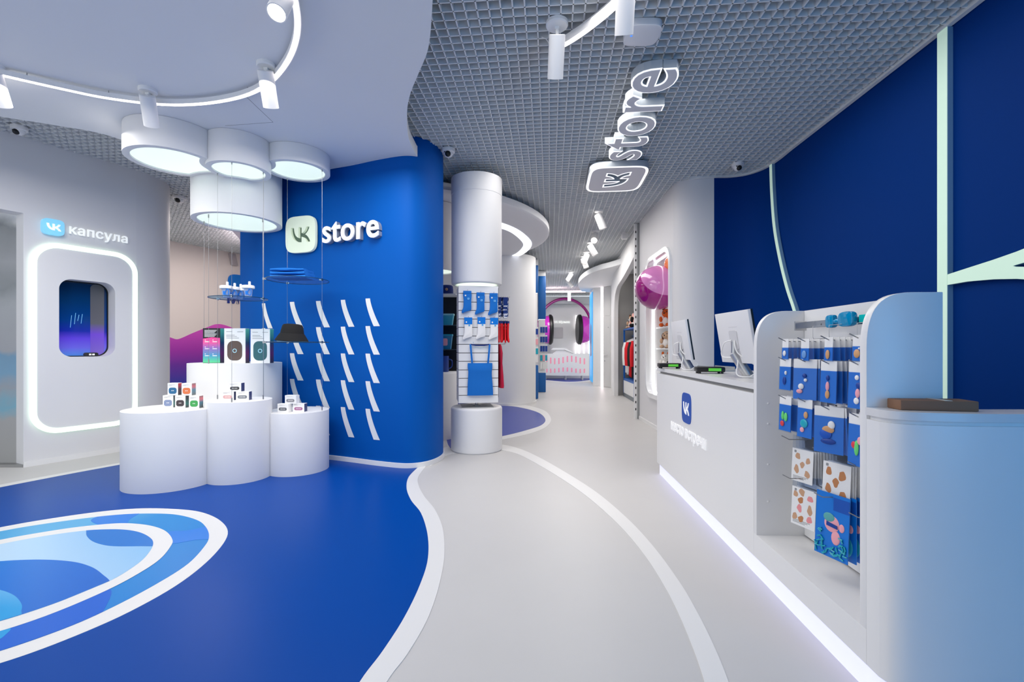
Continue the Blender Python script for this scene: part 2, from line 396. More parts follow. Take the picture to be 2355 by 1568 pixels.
def clipped(name, blob, region, z0, z1, m):
    """blob shape kept inside a mural field"""
    A = [FL(*p) for p in blob]; A = catmull(A, 6, True)
    R_ = [FL(*p) for p in region]; R_ = catmull(R_, 6, True); pass
    area = sum(R_[k-1].x*R_[k].y-R_[k].x*R_[k-1].y for k in range(len(R_)))
    if area < 0: R_.reverse()
    out = A
    for k in range(0, len(R_)):
        a, b2 = R_[k-1], R_[k]; d = b2-a
        if d.length < 1e-6: continue
        side = lambda p: d.x*(p.y-a.y)-d.y*(p.x-a.x); new = []
        for i in range(len(out)):
            p, q = out[i-1], out[i]; sp, sq = side(p), side(q)
            if (sp >= 0) != (sq >= 0): new.append(p.lerp(q, sp/(sp-sq)))
            if sq >= 0: new.append(q)
        out = new
        if not out: break
    cl2 = []
    for p in out:
        if not cl2 or (p-cl2[-1]).length > .002: cl2.append(p)
    out = cl2
    b = MB(); flat(b, [[(p.x, p.y) for p in out]], z0, z1, lambda u, v, h: Vector((u, v, h))); return b.build(name, m, floor, smooth=False)
cl = lambda pts: [(x/3.35, 1100+y/3.35) for x, y in pts]
clipped('mural_blob', cl([(700, 330), (800, 280), (930, 240), (1080, 260), (1000, 320), (960, 380), (830, 380)]), o_in, .004, .005, CARD_BLUE)
clipped('mural_blob', cl([(1290, 420), (1450, 405), (1640, 370), (1640, 460), (1500, 480), (1300, 505)]), o_in, .004, .005, CARD_BLUE)
clipped('mural_blob', cl([(-200, 1380), (300, 1330), (700, 1150), (800, 1020), (850, 860), (600, 900), (300, 1060), (-200, 1190)]), o_in, .004, .005, mat('mural_deep', (0, 92, 200), .35, spec=.35))
clipped('mural_blob', cl([(-40, 1170), (80, 1165), (40, 1215), (0, 1245), (-60, 1260)]), o_in, .0045, .0055, mat('mural_light', (0, 150, 215), .35))
floor_poly('mural_ring', i_out, .005, .006, FWHITE); floor_poly('mural_field', i_in, .006, .007, pale)
clipped('mural_blob', cl([(-300, 690), (0, 648), (300, 635), (550, 650), (700, 690), (790, 750), (845, 820), (700, 900), (300, 1040), (-200, 1200), (-400, 1000)]), i_in, .007, .008, midb)
clipped('mural_blob', cl([(665, 420), (690, 370), (1000, 370), (1200, 440), (1230, 520), (1050, 530), (850, 528), (730, 500), (675, 460)]), i_in, .007, .008, mat('mural_blue', (0, 112, 198), .35, spec=.35))
clipped('mural_blob', cl([(-150, 860), (0, 872), (110, 915), (165, 980), (165, 1030), (150, 1075), (0, 1130), (-150, 1160), (-220, 1000)]), i_in, .008, .009, gradmat('mural_light_grad', (0, 1, 0), 2.2, 2.75, [(0, (0, 150, 215)), (.6, (120, 185, 230)), (1, (140, 195, 235))], .35))

# ================================================================ ceiling: open cell grid under a slab
mb = MB(); mb.box(-9, 5, -1.3, 20.5, 3.62, 3.72)
ceiling = struct(mb.build('ceiling', PLENUM, smooth=False))
a_ = math.radians(4.7); ca, sa = math.cos(a_), math.sin(a_); CELL = .078
mb = MB(); x0, x1, y0, y1 = -9.6, 3.4, .4, 19.8
GO = lambda u, v: (u*ca+v*sa, -u*sa+v*ca)
def slat(u0, u1, v0, v1):
    vs = []
    for z in (3.45, 3.50):
        for (u, v) in ((u0, v0), (u1, v0), (u1, v1), (u0, v1)):
            X, Y = GO(u, v); vs.append((X, Y, z))
    mb.add(vs, [(3, 2, 1, 0), (0, 1, 5, 4), (1, 2, 6, 5), (2, 3, 7, 6), (3, 0, 4, 7)])
nu = int((x1-x0)/CELL); nv = int((y1-y0)/CELL)
for i in range(nu+1): slat(x0+i*CELL-.0045, x0+i*CELL+.0045, y0, y0+nv*CELL)
for j in range(nv+1): slat(x0, x0+nu*CELL, y0+j*CELL-.0045, y0+j*CELL+.0045)
mb.build('lattice', LATT, ceiling, smooth=False)
# white dropped soffit with a wavy edge
def CE(px, py, z=3.25): return FL(px, py, z)
edge = [(1010, -420), (1003, -220), (995, 0), (985, 110), (962, 170), (943, 218), (936, 262), (940, 318), (958, 358)]
e1 = catmull([CE(*p) for p in edge], 8)
e2 = catmull([CE(*p) for p in [(960, 360), (900, 365), (830, 377), (765, 388)]], 6)
e3 = [Vector((-2.75, 5.5, 0)), Vector((-3.35, 5.9, 0))]
e4 = catmull([CE(*p) for p in [(556, 513), (500, 470), (430, 395), (395, 365), (250, 312), (120, 287), (0, 268), (-150, 240), (-350, 205)]], 6)
lp = [(p.x, p.y) for p in e1]+[(p.x, p.y) for p in e2]+[(p.x, p.y) for p in e3]+[(p.x, p.y) for p in e4]+[(-6.6, .2), (-.6, .2)]
mb = MB(); flat(mb, [lp], 3.25, 3.36, lambda u, v, h: Vector((u, v, h)))
soffit = struct(mb.build('ceiling_soffit', CEILW, smooth=False))
mb = MB(); mb.ribbon([FL(566, 222, 3.25), FL(628, 281, 3.25)], [(-.0015, -.0006), (.0015, -.0006), (.0015, .002), (-.0015, .002)]); mb.ribbon([FL(628, 281, 3.25), FL(518, 289, 3.25)], [(-.0015, -.0006), (.0015, -.0006), (.0015, .002), (-.0015, .002)])
mb.build('panel_seam', SHADOWGAP, soffit, smooth=False)
# round soffit in the middle of the shop, with its crescent of light
mb = MB(); mb.lathe([(2.45, 3.25), (2.62, 3.25), (2.66, 3.27), (2.66, 3.36), (2.45, 3.36)], (-2.0, 8.28, 0), 72)
sof2 = struct(mb.build('ceiling_disc', CEILW))
cres_o = catmull([FL(x, y, 3.25) for x, y in [(1100, 498), (1160, 514), (1198, 532), (1222, 556), (1217, 573), (1197, 587), (1178, 590)]], 6)
cres_i = catmull([FL(x, y, 3.25) for x, y in [(1100, 512), (1160, 527), (1186, 541), (1203, 559), (1200, 571), (1188, 582), (1178, 587)]], 6)
mb = MB(); flat(mb, [[(p.x, p.y) for p in cres_o]+[(p.x, p.y) for p in reversed(cres_i)]], 3.243, 3.252, lambda u, v, h: Vector((u, v, h)))
mb.build('crescent_diffuser', mat('crescent_led', (240, 244, 255), .5, emit=1.4), sof2, smooth=False)
# soffit over the door wall at the back right
dp = catmull([FL(x, y, 3.2) for x, y in [(1432, 606), (1405, 614), (1375, 622), (1350, 633), (1334, 646), (1330, 658), (1338, 670)]], 6)
lp = [(p.x, p.y) for p in dp]+[(3.6, 16.6), (4.2, 14), (3.6, 10.2)]
mb = MB(); flat(mb, [lp], 3.2, 3.33, lambda u, v, h: Vector((u, v, h)))
struct(mb.build('ceiling_soffit', CEILW, smooth=False))
# lilac soffit at the far left behind the lamp cluster
lp = [(p.x, p.y) for p in catmull([FL(x, y, 3.2) for x, y in [(470, 500), (505, 512), (530, 528), (549, 548), (556, 562)]], 6)]+[(-5.6, 11.0), (-4.4, 11.0), (-4.4, 8.2)]
mb = MB(); flat(mb, [lp], 3.2, 3.3, lambda u, v, h: Vector((u, v, h))); struct(mb.build('ceiling_soffit', mat('lilac_white', (226, 218, 232), .6), smooth=False))

# ================================================================ walls
def wall_ribbon(name, path, z0, z1, th, m, side=1, n=6, sm=True):
    p = catmull([Vector((x, y, 0)) for x, y in path], n) if sm else [Vector((x, y, 0)) for x, y in path]
    mb = MB(); mb.ribbon(p, [(0, z0), (th*side, z0), (th*side, z1), (0, z1)]); return struct(mb.build(name, m, ang=40))
# --- capsule wall on the left
CA, CB = (-5.11, 4.82), (-4.66, 5.72)
cd = Vector((CB[0]-CA[0], CB[1]-CA[1], 0)); cl_ = cd.length; cd.normalize(); cn = Vector((cd.y, -cd.x, 0))     # cn points into the shop
CF = frame((CA[0], CA[1], 0), cd, (0, 0, 1), cn)
def cu(px, py):
    u, Y = hit(px, CA, CB); return u, zat(py, Y)
quad = [cu(88, 575), cu(300, 590), cu(299, 962), cu(88, 980)]
fu0, fu1 = cu(87, 700)[0], cu(300, 700)[0]; fz1 = .5*(cu(130, 574)[1]+cu(262, 592)[1]); fz0 = .5*(cu(125, 982)[1]+cu(262, 966)[1])
fw, fh, fcx, fcz = fu1-fu0, fz1-fz0, (fu0+fu1)/2, (fz0+fz1)/2
mb = MB(); flat(mb, [[(0, 0), (cl_, 0), (cl_, 3.47), (0, 3.47)], rrect(fw+.04, fh+.04, .19, 8, fcx, fcz)], -.18, 0, CF)
wall_capsule = struct(mb.build('wall_left', GREYW, smooth=False))
wall_ribbon('wall_left_end', [(CB[0], CB[1]), (-4.615, 5.86), (-4.60, 6.02), (-4.64, 6.22), (-4.76, 6.4), (-5.0, 6.55), (-5.4, 6.62)], 0, 3.47, .1, GREYW, -1)
up = cd*(-1.45)
mb = MB(); mb.prism([(0, 2.66), (-1.5, 2.66), (-1.5, 3.47), (0, 3.47)], -.18, 0, CF); struct(mb.build('wall_left_header', GREYW, smooth=False))
wall_ribbon('baseboard_left', [(CA[0]+cn.x*.001, CA[1]+cn.y*.001), (CB[0]+cn.x*.001, CB[1]+cn.y*.001), (-4.612, 5.86)], 0, .055, .012, WHITE, 1, 3)
# glass-faced opening left of the capsule: a tall sheet with soft blurred grey and blue bands
mb = MB(); mb.box(-7.2, -5.12, 4.9, 4.95, 0, 3.0)
gp = struct(mb.build('window_1', mat('frosted_glass', (172, 178, 180), .3, spec=.4), smooth=False))
gm = MATS['frosted_glass']; nt = gm.node_tree; bs = nt.nodes['Principled BSDF']
tc = nt.nodes.new('ShaderNodeTexCoord'); sp_ = nt.nodes.new('ShaderNodeSeparateXYZ'); nz = nt.nodes.new('ShaderNodeTexNoise'); mp = nt.nodes.new('ShaderNodeMapRange'); cr = nt.nodes.new('ShaderNodeValToRGB'); ad = nt.nodes.new('ShaderNodeMath'); ad.operation = 'MULTIPLY_ADD'
nz.inputs['Scale'].default_value = 2.6; nz.inputs['Detail'].default_value = 4
nt.links.new(tc.outputs['Object'], sp_.inputs[0]); nt.links.new(tc.outputs['Object'], nz.inputs['Vector'])
nt.links.new(nz.outputs['Fac'], ad.inputs[0]); ad.inputs[1].default_value = .5; nt.links.new(sp_.outputs[2], ad.inputs[2])
mp.inputs[1].default_value = .2; mp.inputs[2].default_value = 3.0; nt.links.new(ad.outputs[0], mp.inputs[0]); nt.links.new(mp.outputs[0], cr.inputs[0])
e = cr.color_ramp.elements
for pos, c in ((0, (160, 160, 158)), (.2, (161, 161, 161)), (.24, (113, 165, 185)), (.30, (145, 153, 161)), (.36, (110, 153, 181)), (.44, (105, 145, 173)), (.47, (153, 155, 160)), (.62, (160, 163, 166)), (.7, (129, 134, 136)), (.8, (153, 155, 158)), (.9, (128, 132, 134))):
    q = e.new(pos); q.color = lin(c)
nt.links.new(cr.outputs[0], bs.inputs['Base Color'])
mb = MB(); mb.box(-7.2, -5.12, 4.82, 4.96, 0, .03); struct(mb.build('trim_1', STEEL, smooth=False))
# lit capsule: glowing rounded frame, inner panel, round-cornered window niche
cap = thing('capsule_display', 'tall rounded white panel with a glowing rim and small dark window in the grey wall', 'display panel', tuple(CF(fcx, 0, 0)))
mb = MB(); flat(mb, [rrect(fw+.13, fh+.13, .235, 10, fcx, fcz), rrect(fw+.03, fh+.03, .19, 10, fcx, fcz)], -.03, .025, CF)
mb.build('glow_frame', LEDN, cap, True, smooth=False)
nu0, nu1 = cu(134, 730)[0], cu(263, 730)[0]; nz1 = .5*(cu(165, 642)[1]+cu(235, 650)[1]); nz0 = .5*(cu(160, 820)[1]+cu(235, 820)[1])
nw, nh, ncx, ncz = nu1-nu0, nz1-nz0, (nu0+nu1)/2, (nz0+nz1)/2
nl = rrect(nw, nh, .115, 10, ncx, ncz)
mb = MB(); flat(mb, [rrect(fw+.03, fh+.03, .19, 10, fcx, fcz), nl], 0, .02, CF); mb.build('front_panel', WHITE, cap, True, smooth=False)
mb = MB(); nl2 = rrect(nw+.04, nh+.04, .13, 10, ncx, ncz); flat(mb, [nl2, nl], -.15, 0, CF); mb.build('niche_reveal', WHITE, cap, True, ang=30)
mb = MB(); flat(mb, [nl2, rrect(nw-.02, nh-.02, .11, 10, ncx, ncz)], -.165, -.145, CF); mb.build('window_gasket', BLACK, cap, True, smooth=False)
mb = MB(); flat(mb, [rrect(nw, nh, .115, 10, ncx, ncz)], -.17, -.16, CF)
mb.build('window_pane', gradmat('capsule_window', 'Z', ncz-nh/2, ncz+nh/2, [(0, (70, 130, 205)), (.12, (98, 92, 205)), (.24, (88, 62, 200)), (.34, (22, 38, 150)), (.48, (4, 52, 118)), (.75, (3, 42, 84)), (1, (2, 20, 44))], .08, emit=.42), cap, True, smooth=False)
mb = MB()
for k, (u, z0_, z1_) in enumerate([(-.16, -.1, .04), (-.1, -.06, .07), (-.05, -.02, .05), (.0, -.05, .06)]): mb.tube([CF(ncx+u*.6, ncz+z0_, -.156), CF(ncx+u*.6+.012, ncz+z1_, -.156)], .0022, 5)
mb.build('window_lamp_reflex', mat('window_reflex', (120, 190, 230), .4, emit=.5), cap, True)  # lamp reflections drawn as thin glowing lines on the pane
mb = MB(); R_ = rrect(nw*.26, nh-.03, .05, 6, ncx+nw*.30, ncz); flat(mb, [R_], -.159, -.157, CF)
mb.build('window_curtain', gradmat('capsule_curtain', 'Z', ncz-nh/2, ncz+nh/2, [(0, (120, 100, 190)), (.3, (110, 70, 200)), (.45, (92, 92, 100)), (1, (70, 74, 78))], .4, emit=.25), cap, True, smooth=False)
# --- blue partition in the middle
PW = [(-3.42, 5.80), (-3.1, 5.58), (-2.75, 5.40), (-2.1, 5.19), (-1.75, 5.05), (-1.42, 4.90), (-1.12, 4.80), (-.95, 4.85), (-.84, 5.0), (-.79, 5.24), (-.83, 5.48), (-.95, 5.68)]
PWc = catmull([Vector((x, y, 0)) for x, y in PW], 8)
PB = [(-1.2, 5.80), (-2.1, 5.75), (-3.3, 6.25), (-3.43, 5.95)]
mb = MB(); mb.prism([(p.x, p.y) for p in PWc]+PB, 0, 3.46); wall_c = struct(mb.build('wall_center', BLUE, ang=30))
mb = MB(); mb.ribbon(PWc, [(0, .001), (.018, .001), (.018, .05), (0, .05)]); struct(mb.build('baseboard_center', WHITE, ang=40))
# distance along the partition face
PS = [0]
for i in range(1, len(PWc)): PS.append(PS[-1]+(PWc[i]-PWc[i-1]).length)
def pw_at(s):
    for i in range(1, len(PS)):
        if s <= PS[i] or i == len(PS)-1:
            t = (s-PS[i-1])/(PS[i]-PS[i-1]); d = (PWc[i]-PWc[i-1]).normalized(); return PWc[i-1].lerp(PWc[i], t), d, Vector((d.y, -d.x, 0))
def pw_hit(px):
    k = (px-CX)/FPX
    for i in range(1, len(PWc)):
        a, b2 = PWc[i-1], PWc[i]; fa, fb = a.x-k*a.y, b2.x-k*b2.y
        if fa*fb <= 0 and fa != fb:
            t = fa/(fa-fb); return PS[i-1]+t*(PS[i]-PS[i-1]), a.y+t*(b2.y-a.y)
def pw_pt(s, z, off):
    p, d, n = pw_at(s); return Vector((p.x+n.x*off, p.y+n.y*off, z))
mb = MB()
for cx_ in (603, 667, 727, 784, 841):
    s0 = pw_hit(cx_)[0]
    for r_ in range(5):
        zt = 1.782-.2965*r_; hgt = .300+.006*r_; vs = []; N = 10
        for i in range(N+1):
            t = i/N; zz = zt-hgt*t; l = s0+.112*(t**1.45); vs += [pw_pt(l, zz, .003), pw_pt(l+.062+.02*t, zz, .003)]
        mb.add(vs, [(2*i, 2*i+1, 2*i+3, 2*i+2) for i in range(N)])
mb.build('slash_pattern', WHITE, wall_c, smooth=False)
# --- beige wall with a printed mountain, far left
wall_ribbon('wall_back_left', [(-7.4, 8.7), (-7.06, 9.44), (-6.37, 10.85), (-5.7, 12.2)], 0, 3.5, .12, mat('beige_paint', (232, 222, 216), .6), -1, 4)
ML0, ML1 = Vector((-7.06, 9.44, 0)), Vector((-6.37, 10.85, 0)); md = (ML1-ML0).normalized(); mn = Vector((md.y, -md.x, 0)); MFR = frame(ML0, md, (0, 0, 1), mn)
def mlu(px, py):
    u, Y = hit(px, ML0, ML1); return u, zat(py, Y)
top = [mlu(x, y) for x, y in [(372, 768), (383, 772), (395, 777), (407, 780), (420, 776), (440, 767), (470, 755), (500, 745), (530, 752), (556, 765)]]
top = catmull([Vector((u, z, 0)) for u, z in top], 5)
mb = MB(); flat(mb, [[(p.x, p.y) for p in top]+[(top[-1].x, 0.02), (top[0].x, 0.02)]], .002, .006, MFR)
mm = mb.build('mountain_mural', gradmat('mural_mountain', 'Z', .2, 1.75, [(0, (24, 92, 176)), (.22, (60, 60, 176)), (.45, (112, 46, 168)), (.66, (170, 50, 176)), (1, (225, 84, 200))], .5), None, smooth=False)
struct(mm); mm.name = 'trim_2'
# --- right side: blue wall beside the counter, curved corner, white wall with the toy niche
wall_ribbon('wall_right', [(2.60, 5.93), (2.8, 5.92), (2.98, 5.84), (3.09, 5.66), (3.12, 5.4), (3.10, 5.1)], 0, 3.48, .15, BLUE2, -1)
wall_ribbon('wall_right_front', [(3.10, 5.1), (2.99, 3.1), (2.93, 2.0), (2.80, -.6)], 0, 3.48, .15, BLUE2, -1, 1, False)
wall_ribbon('wall_right_curve', [(2.205, 6.22), (2.235, 6.1), (2.32, 5.99), (2.45, 5.945), (2.60, 5.93)], 0, 3.48, .15, GREYW, -1) if False else None
WR = [(2.60, 5.93), (2.44, 5.955), (2.31, 6.01), (2.22, 6.11), (2.185, 6.24)]
wall_ribbon('wall_right_curve', WR, 0, 3.48, .12, GREYW, 1)
WA, WB = Vector((2.185, 6.24, 0)), Vector((2.235, 8.08, 0)); wd = (WB-WA).normalized(); wn = Vector((-wd.y, wd.x, 0)); WF = frame(WA, wd, (0, 0, 1), wn); wl = (WB-WA).length
NU, NZ, NW, NH = .70, 1.575, 1.18, 2.10
mb = MB(); flat(mb, [[(0, 0), (wl, 0), (wl, 3.48), (0, 3.48)], rrect(NW, NH, .22, 10, NU, NZ)], -.12, 0, WF)
struct(mb.build('wall_right_niche', GREYW, smooth=False))
wall_ribbon('baseboard_right', [(WA.x, WA.y), (WB.x, WB.y)], 0, .06, .012, WHITE, -1, 1, False)
mb = MB(); mb.prism([(2.24, 7.98), (2.30, 7.98), (2.62, 10.9), (2.68, 12.1), (2.62, 12.1), (2.55, 10.9)], 3.2, 3.48) if False else None
# header with the arched opening of the clothes alcove
HA, HB = Vector((2.268, 8.27, 0)), Vector((2.70, 12.25, 0)); hd = (HB-HA).normalized(); hn = Vector((-hd.y, hd.x, 0)); HF = frame(HA, hd, (0, 0, 1), hn); hl = (HB-HA).length
arch = [(hl-.16, 0), (hl-.16, 2.2)]+[tuple(p) for p in bez((hl-.16, 2.2), (hl-.2, 2.75), (hl-.75, 2.78), (hl-1.25, 2.8), 10)]+[tuple(p) for p in bez((hl-1.25, 2.8), (hl-2.2, 2.84), (hl-3.2, 2.95), (0, 3.05), 8)]
mb = MB(); flat(mb, [[tuple(p)[:2] for p in arch]+[(0, 3.48), (hl, 3.48), (hl, 0)]], -.10, 0, HF); struct(mb.build('wall_right_arch', WHITE))
mb = MB(); mb.box(2.76, 4.0, 12.14, 12.2, 0, 3.26); struct(mb.build('wall_alcove_back', mat('steel_sheet', (168, 166, 163), .34, metal=.45), smooth=False))
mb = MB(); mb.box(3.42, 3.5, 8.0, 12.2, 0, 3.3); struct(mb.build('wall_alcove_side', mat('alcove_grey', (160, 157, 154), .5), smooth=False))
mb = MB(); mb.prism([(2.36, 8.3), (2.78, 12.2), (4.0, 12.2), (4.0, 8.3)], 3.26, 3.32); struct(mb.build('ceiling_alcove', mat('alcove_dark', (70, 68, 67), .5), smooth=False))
# steel post at the alcove's edge
post = thing('steel_post', 'tall steel upright post with a slotted white strip between toy niche and clothes alcove', 'post', (2.25, 8.16, 0))
mb = MB(); mb.box(-.045, .06, -.05, .04, 0, 3.44); mb.build('post_body', mat('steel_grey', (172, 174, 175), .4, metal=.35), post, smooth=False)
mb = MB(); mb.box(-.085, -.046, -.03, .03, 0, 3.44); st = mb.build('slotted_strip', WHITE, post, smooth=False)
for k in range(26):
    mb = MB(); mb.box(-.076, -.058, -.0315, -.0285, .15+k*.125, .19+k*.125); mb.build('slot', DARK, st, smooth=False)
# --- unseen blue wall added behind the camera, keeping daylight off the counter end
mb = MB(); mb.box(-.9, 3.1, -1.4, -1.25, 0, 3.45); struct(mb.build('wall_daylight_block', BLUE, smooth=False))
# --- edge profile where the grid ceiling meets the counter wall
ep = catmull([Vector((x, y, 0)) for x, y in [(2.31, 6.0), (2.44, 5.945), (2.60, 5.92), (2.8, 5.91), (2.972, 5.832), (3.08, 5.655), (3.11, 5.4), (3.09, 5.1)]], 5)+[Vector((2.98, 3.1, 0)), Vector((2.92, 2.0, 0)), Vector((2.79, -.6, 0))]
mb = MB(); mb.ribbon(ep, [(0, 3.432), (.035, 3.432), (.035, 3.50), (0, 3.50)]); struct(mb.build('trim_4', LATT, ang=40))
# --- door wall at the back right
D0, D1, D2 = (2.52, 15.9), (2.66, 15.1), (3.12, 14.45)
wall_ribbon('wall_back_right', [D1, D2], 0, 3.3, .1, WHITE, -1, 1, False)
wall_ribbon('wall_back_side', [(2.72, 12.27), (3.12, 14.45)], 0, 3.3, .1, WHITE, 1, 1, False)
wall_ribbon('baseboard_back', [D1, (2.80, 14.9)], 0, .06, .015, WHITE, 1, 1, False)
wall_ribbon('wall_door_side', [(2.70, 12.25), (2.78, 12.75)], 0, 3.3, .1, WHITE, -1, 1, False) if False else None
dl = thing('light_line', 'thin vertical line of white light beside the grey back door', 'light', (2.885, 14.78, 0))
dd = Vector((D2[0]-D1[0], D2[1]-D1[1], 0)).normalized(); dn = Vector((dd.y, -dd.x, 0)); DF = frame((D1[0], D1[1], 0), dd, (0, 0, 1), dn)
def du(px):
    return hit(px, D1, D2)[0]
u0, u1 = du(1382.5), du(1387.5)
mb = MB(); mb.prism([(u0, 0.02), (u1, 0.02), (u1, 3.19), (u0, 3.19)], .001, .012, DF); mb.build('diffuser', mat('line_led', (255, 240, 244), .5, emit=4.5), dl, True, smooth=False)
door = None
u0, u1 = du(1388.5), du(1404)
mb = MB(); mb.prism([(u0, .02), (u1, .02), (u1, 2.25), (u0, 2.25)], .001, .014, DF); door = struct(mb.build('door_1', mat('door_grey', (214, 212, 210), .5), smooth=False))
mb = MB(); mb.prism([(u0, 2.27), (u1, 2.27), (u1, 3.19), (u0, 3.19)], .001, .014, DF); mb.build('overpanel', mat('door_grey', (214, 212, 210), .5), door, smooth=False)
mb = MB(); h0 = DF(u0+.05, 1.02, .014); mb.tube([h0, h0+dn*.05], .012); mb.tube([h0+dn*.05, h0+dn*.05+dd*.16], .011); mb.tube([DF(u0+.05, .84, .014), DF(u0+.05, .84, .022)], .022); mb.tube([DF(u1-.08, 1.9, .014), DF(u1-.08, 1.9, .02)], .02)
mb.build('door_handle', ALU, door)
# --- back wall with the headphone display
mb = MB(); mb.box(.3, 3.6, 18.95, 19.05, 0, 3.3); struct(mb.build('wall_back', WHITE, smooth=False))
mb = MB(); mb.box(-.3, .4, 14.5, 18.9, 0, 3.45); struct(mb.build('wall_back_partition', WHITE, smooth=False))
mb = MB(); mb.box(.45, 3.6, 18.4, 18.9, 3.02, 3.3); struct(mb.build('trim_3', mat('duct_grey', (190, 194, 196), .5), smooth=False))
# --- big white round column under the middle soffit
mb = MB(); mb.lathe([(.645, 0), (.645, 3.3)], (-.1, 10.6, 0), 64); col_ = struct(mb.build('wall_round_pillar', WHITE))
mb = MB(); mb.lathe([(.646, 0), (.662, 0), (.662, .05), (.646, .05)], (-.1, 10.6, 0), 64, caps=False); struct(mb.build('baseboard_pillar', WHITE))
# dim blue-grey wall far behind the middle kiosks so that the view is closed
mb = MB(); mb.box(-6.0, -.7, 11.2, 11.3, 0, 3.45); struct(mb.build('wall_rear', GREYW, smooth=False))
# ================================================================ lamps and ceiling fittings
# cluster of four drum lamps under the soffit
def circ(cx, cy, r, n=150): return [(cx+r*math.cos(2*PI*i/n), cy+r*math.sin(2*PI*i/n)) for i in range(n)]
def cut(loop, others, gap=.001):
    """outline with the bites taken out where fuller neighbours stand"""
    out = []
    for (x, y) in loop:
        for (cx, cy, r) in others:
            d = math.hypot(x-cx, y-cy)
            if d < r+gap: k = (r+gap)/max(d, 1e-6); x, y = cx+(x-cx)*k, cy+(y-cy)*k
        out.append((x, y))
    return out
def drum(label, cx, cy, r, z0, z1, rim, others=()):
    t = thing('drum_lamp', label, 'ceiling lamp', (cx, cy, z0), group='white drum lamps in a cluster under the soffit')
    L = cut(circ(cx, cy, r), others); I = cut(circ(cx, cy, r-rim), [(a, b, c+rim*.8) for a, b, c in others]); W_ = lambda u, v, h: Vector((u, v, h))
    mb = MB(); flat(mb, [L, I], z0, z1, W_); mb.build('shade', WHITE, t, True, bevel=.012, seg=3, ang=45)
    mb = MB(); flat(mb, [[(cx+(x-cx)*.998, cy+(y-cy)*.998) for x, y in I]], z0+.014, z0+.03, W_); mb.build('diffuser', DIFF, t, True, smooth=False)
    return t
LA, LB, LC, LD = (-3.16, 4.31, .375), (-2.64, 4.46, .275), (-2.22, 4.77, .315), (-2.985, 5.025, .43)
drum('wide white drum lamp, leftmost of the cluster under the white soffit', *LA, 2.985, 3.248, .055, (LB, LD))
drum('small white drum lamp in the middle of the cluster, overlapping both neighbours', *LB, 2.955, 3.248, .05, (LD,))
drum('shallow white drum lamp, rightmost of the cluster against the blue wall', *LC, 3.075, 3.248, .05, (LB, LD))
drum('big deep white drum lamp hanging lowest, behind the other drums', *LD, 2.61, 3.248, .055)
# curved light profile hung under the soffit
LEDZ = 3.19
lp = catmull([FL(x, y, LEDZ) for x, y in [(-420, 60), (-200, 124), (0, 172), (150, 206), (250, 226), (370, 240), (470, 238), (560, 221), (620, 190), (662, 140), (683, 80), (680, 10), (655, -60), (600, -130)]], 8)
rl = thing('curved_light', 'long curved light profile sweeping under the white soffit, hung on thin wires', 'ceiling light', (lp[30].x, lp[30].y, 3.16))
mb = MB(); mb.ribbon(lp, [(-.02, 0), (.02, 0), (.02, .035), (-.02, .035)]); mb.build('profile', WHITE, rl, True, smooth=False)
mb = MB(); mb.ribbon(lp, [(-.013, -.004), (.014, -.004), (.014, .001), (-.013, .001)]); mb.build('diffuser', LEDW, rl, True, smooth=False)
for x, y in [(258, 216), (578, 204), (60, 172), (672, 60)]:
    p = FL(x, y, 3.25); q = min(lp, key=lambda a: (a-p).length); mb = MB(); mb.tube([(q.x, q.y, 3.22), (q.x, q.y, 3.235), (q.x, q.y, 3.236), (q.x, q.y, 3.249)], [.006, .006, .0025, .0025], 8); mb.build('suspension', STEEL, rl, True)
def spot(label, loc, aim, L=.21, r=.052, cat='spotlight', group=None, on=0, canopy=.062, e=0, drop=.085):
    """ceiling spotlight: round canopy, hinge arm, tilted cylinder"""
    t = thing('spotlight', label, cat, loc, group=group)
    mb = MB(); mb.lathe([(canopy, 0), (canopy, -.02), (canopy*.9, -.028), (0, -.03)], (0, 0, 0), 28); mb.build('canopy', WHITE, t)
    d = (Vector(aim)).normalized(); c = Vector((0, 0, -drop))
    mb = MB(); mb.box(-.014, .014, -.01, .01, -.05, -.025); mb.tube([(0, 0, -.045), c-d*.03], .011, 8); mb.build('arm', WHITE, t)
    q = d.to_track_quat('Z', 'Y').to_matrix().to_4x4()
    mb = MB(); mb.lathe([(0, -.035), (r-.004, -.035), (r, -.031), (r, L-.035), (r-.006, L-.035), (r-.012, L-.06), (0, L-.06)], (0, 0, 0), 32); mb.xf(Matrix.Translation(c) @ q); b_ = mb.build('lamp_body', WHITE, t)
    mb = MB(); mb.lathe([(0, L-.055), (r-.013, L-.055), (r-.013, L-.05), (0, L-.05)], (0, 0, 0), 24); mb.xf(Matrix.Translation(c) @ q); mb.build('lens', mat('spot_lens', (255, 246, 236), .4, emit=7) if on else mat('spot_lens_dim', (255, 248, 240), .4, emit=.8), b_)
    if e:
        p = Vector(loc)+c+d*(L-.02); lamp('spot_light', 'SPOT', p, e, .04, (1, .95, .9), d.to_track_quat('-Z', 'Y').to_euler(), angle=1.35, blend=.7)
    return t
g1 = 'white spotlights along the curved light under the soffit'
spot('white spotlight over the widest drum lamp, second from the left edge', FL(340, 205, 3.25), (-.34, .7, -1), .225, group=g1, e=12)
spot('white spotlight at the bend of the curved light', FL(612, 147, 3.25), (-.15, .7, -1), .235, group=g1, e=12)
spot('lit white spotlight shining downwards at the top edge of the picture', FL(650, -35, 3.25), (-.05, -.5, -1), .16, group=g1, on=1, e=12)
spot('white spotlight at the left edge of the picture, half out of view', FL(-14, 150, 3.25), (-.34, .7, -1), .225, group=g1, e=12)
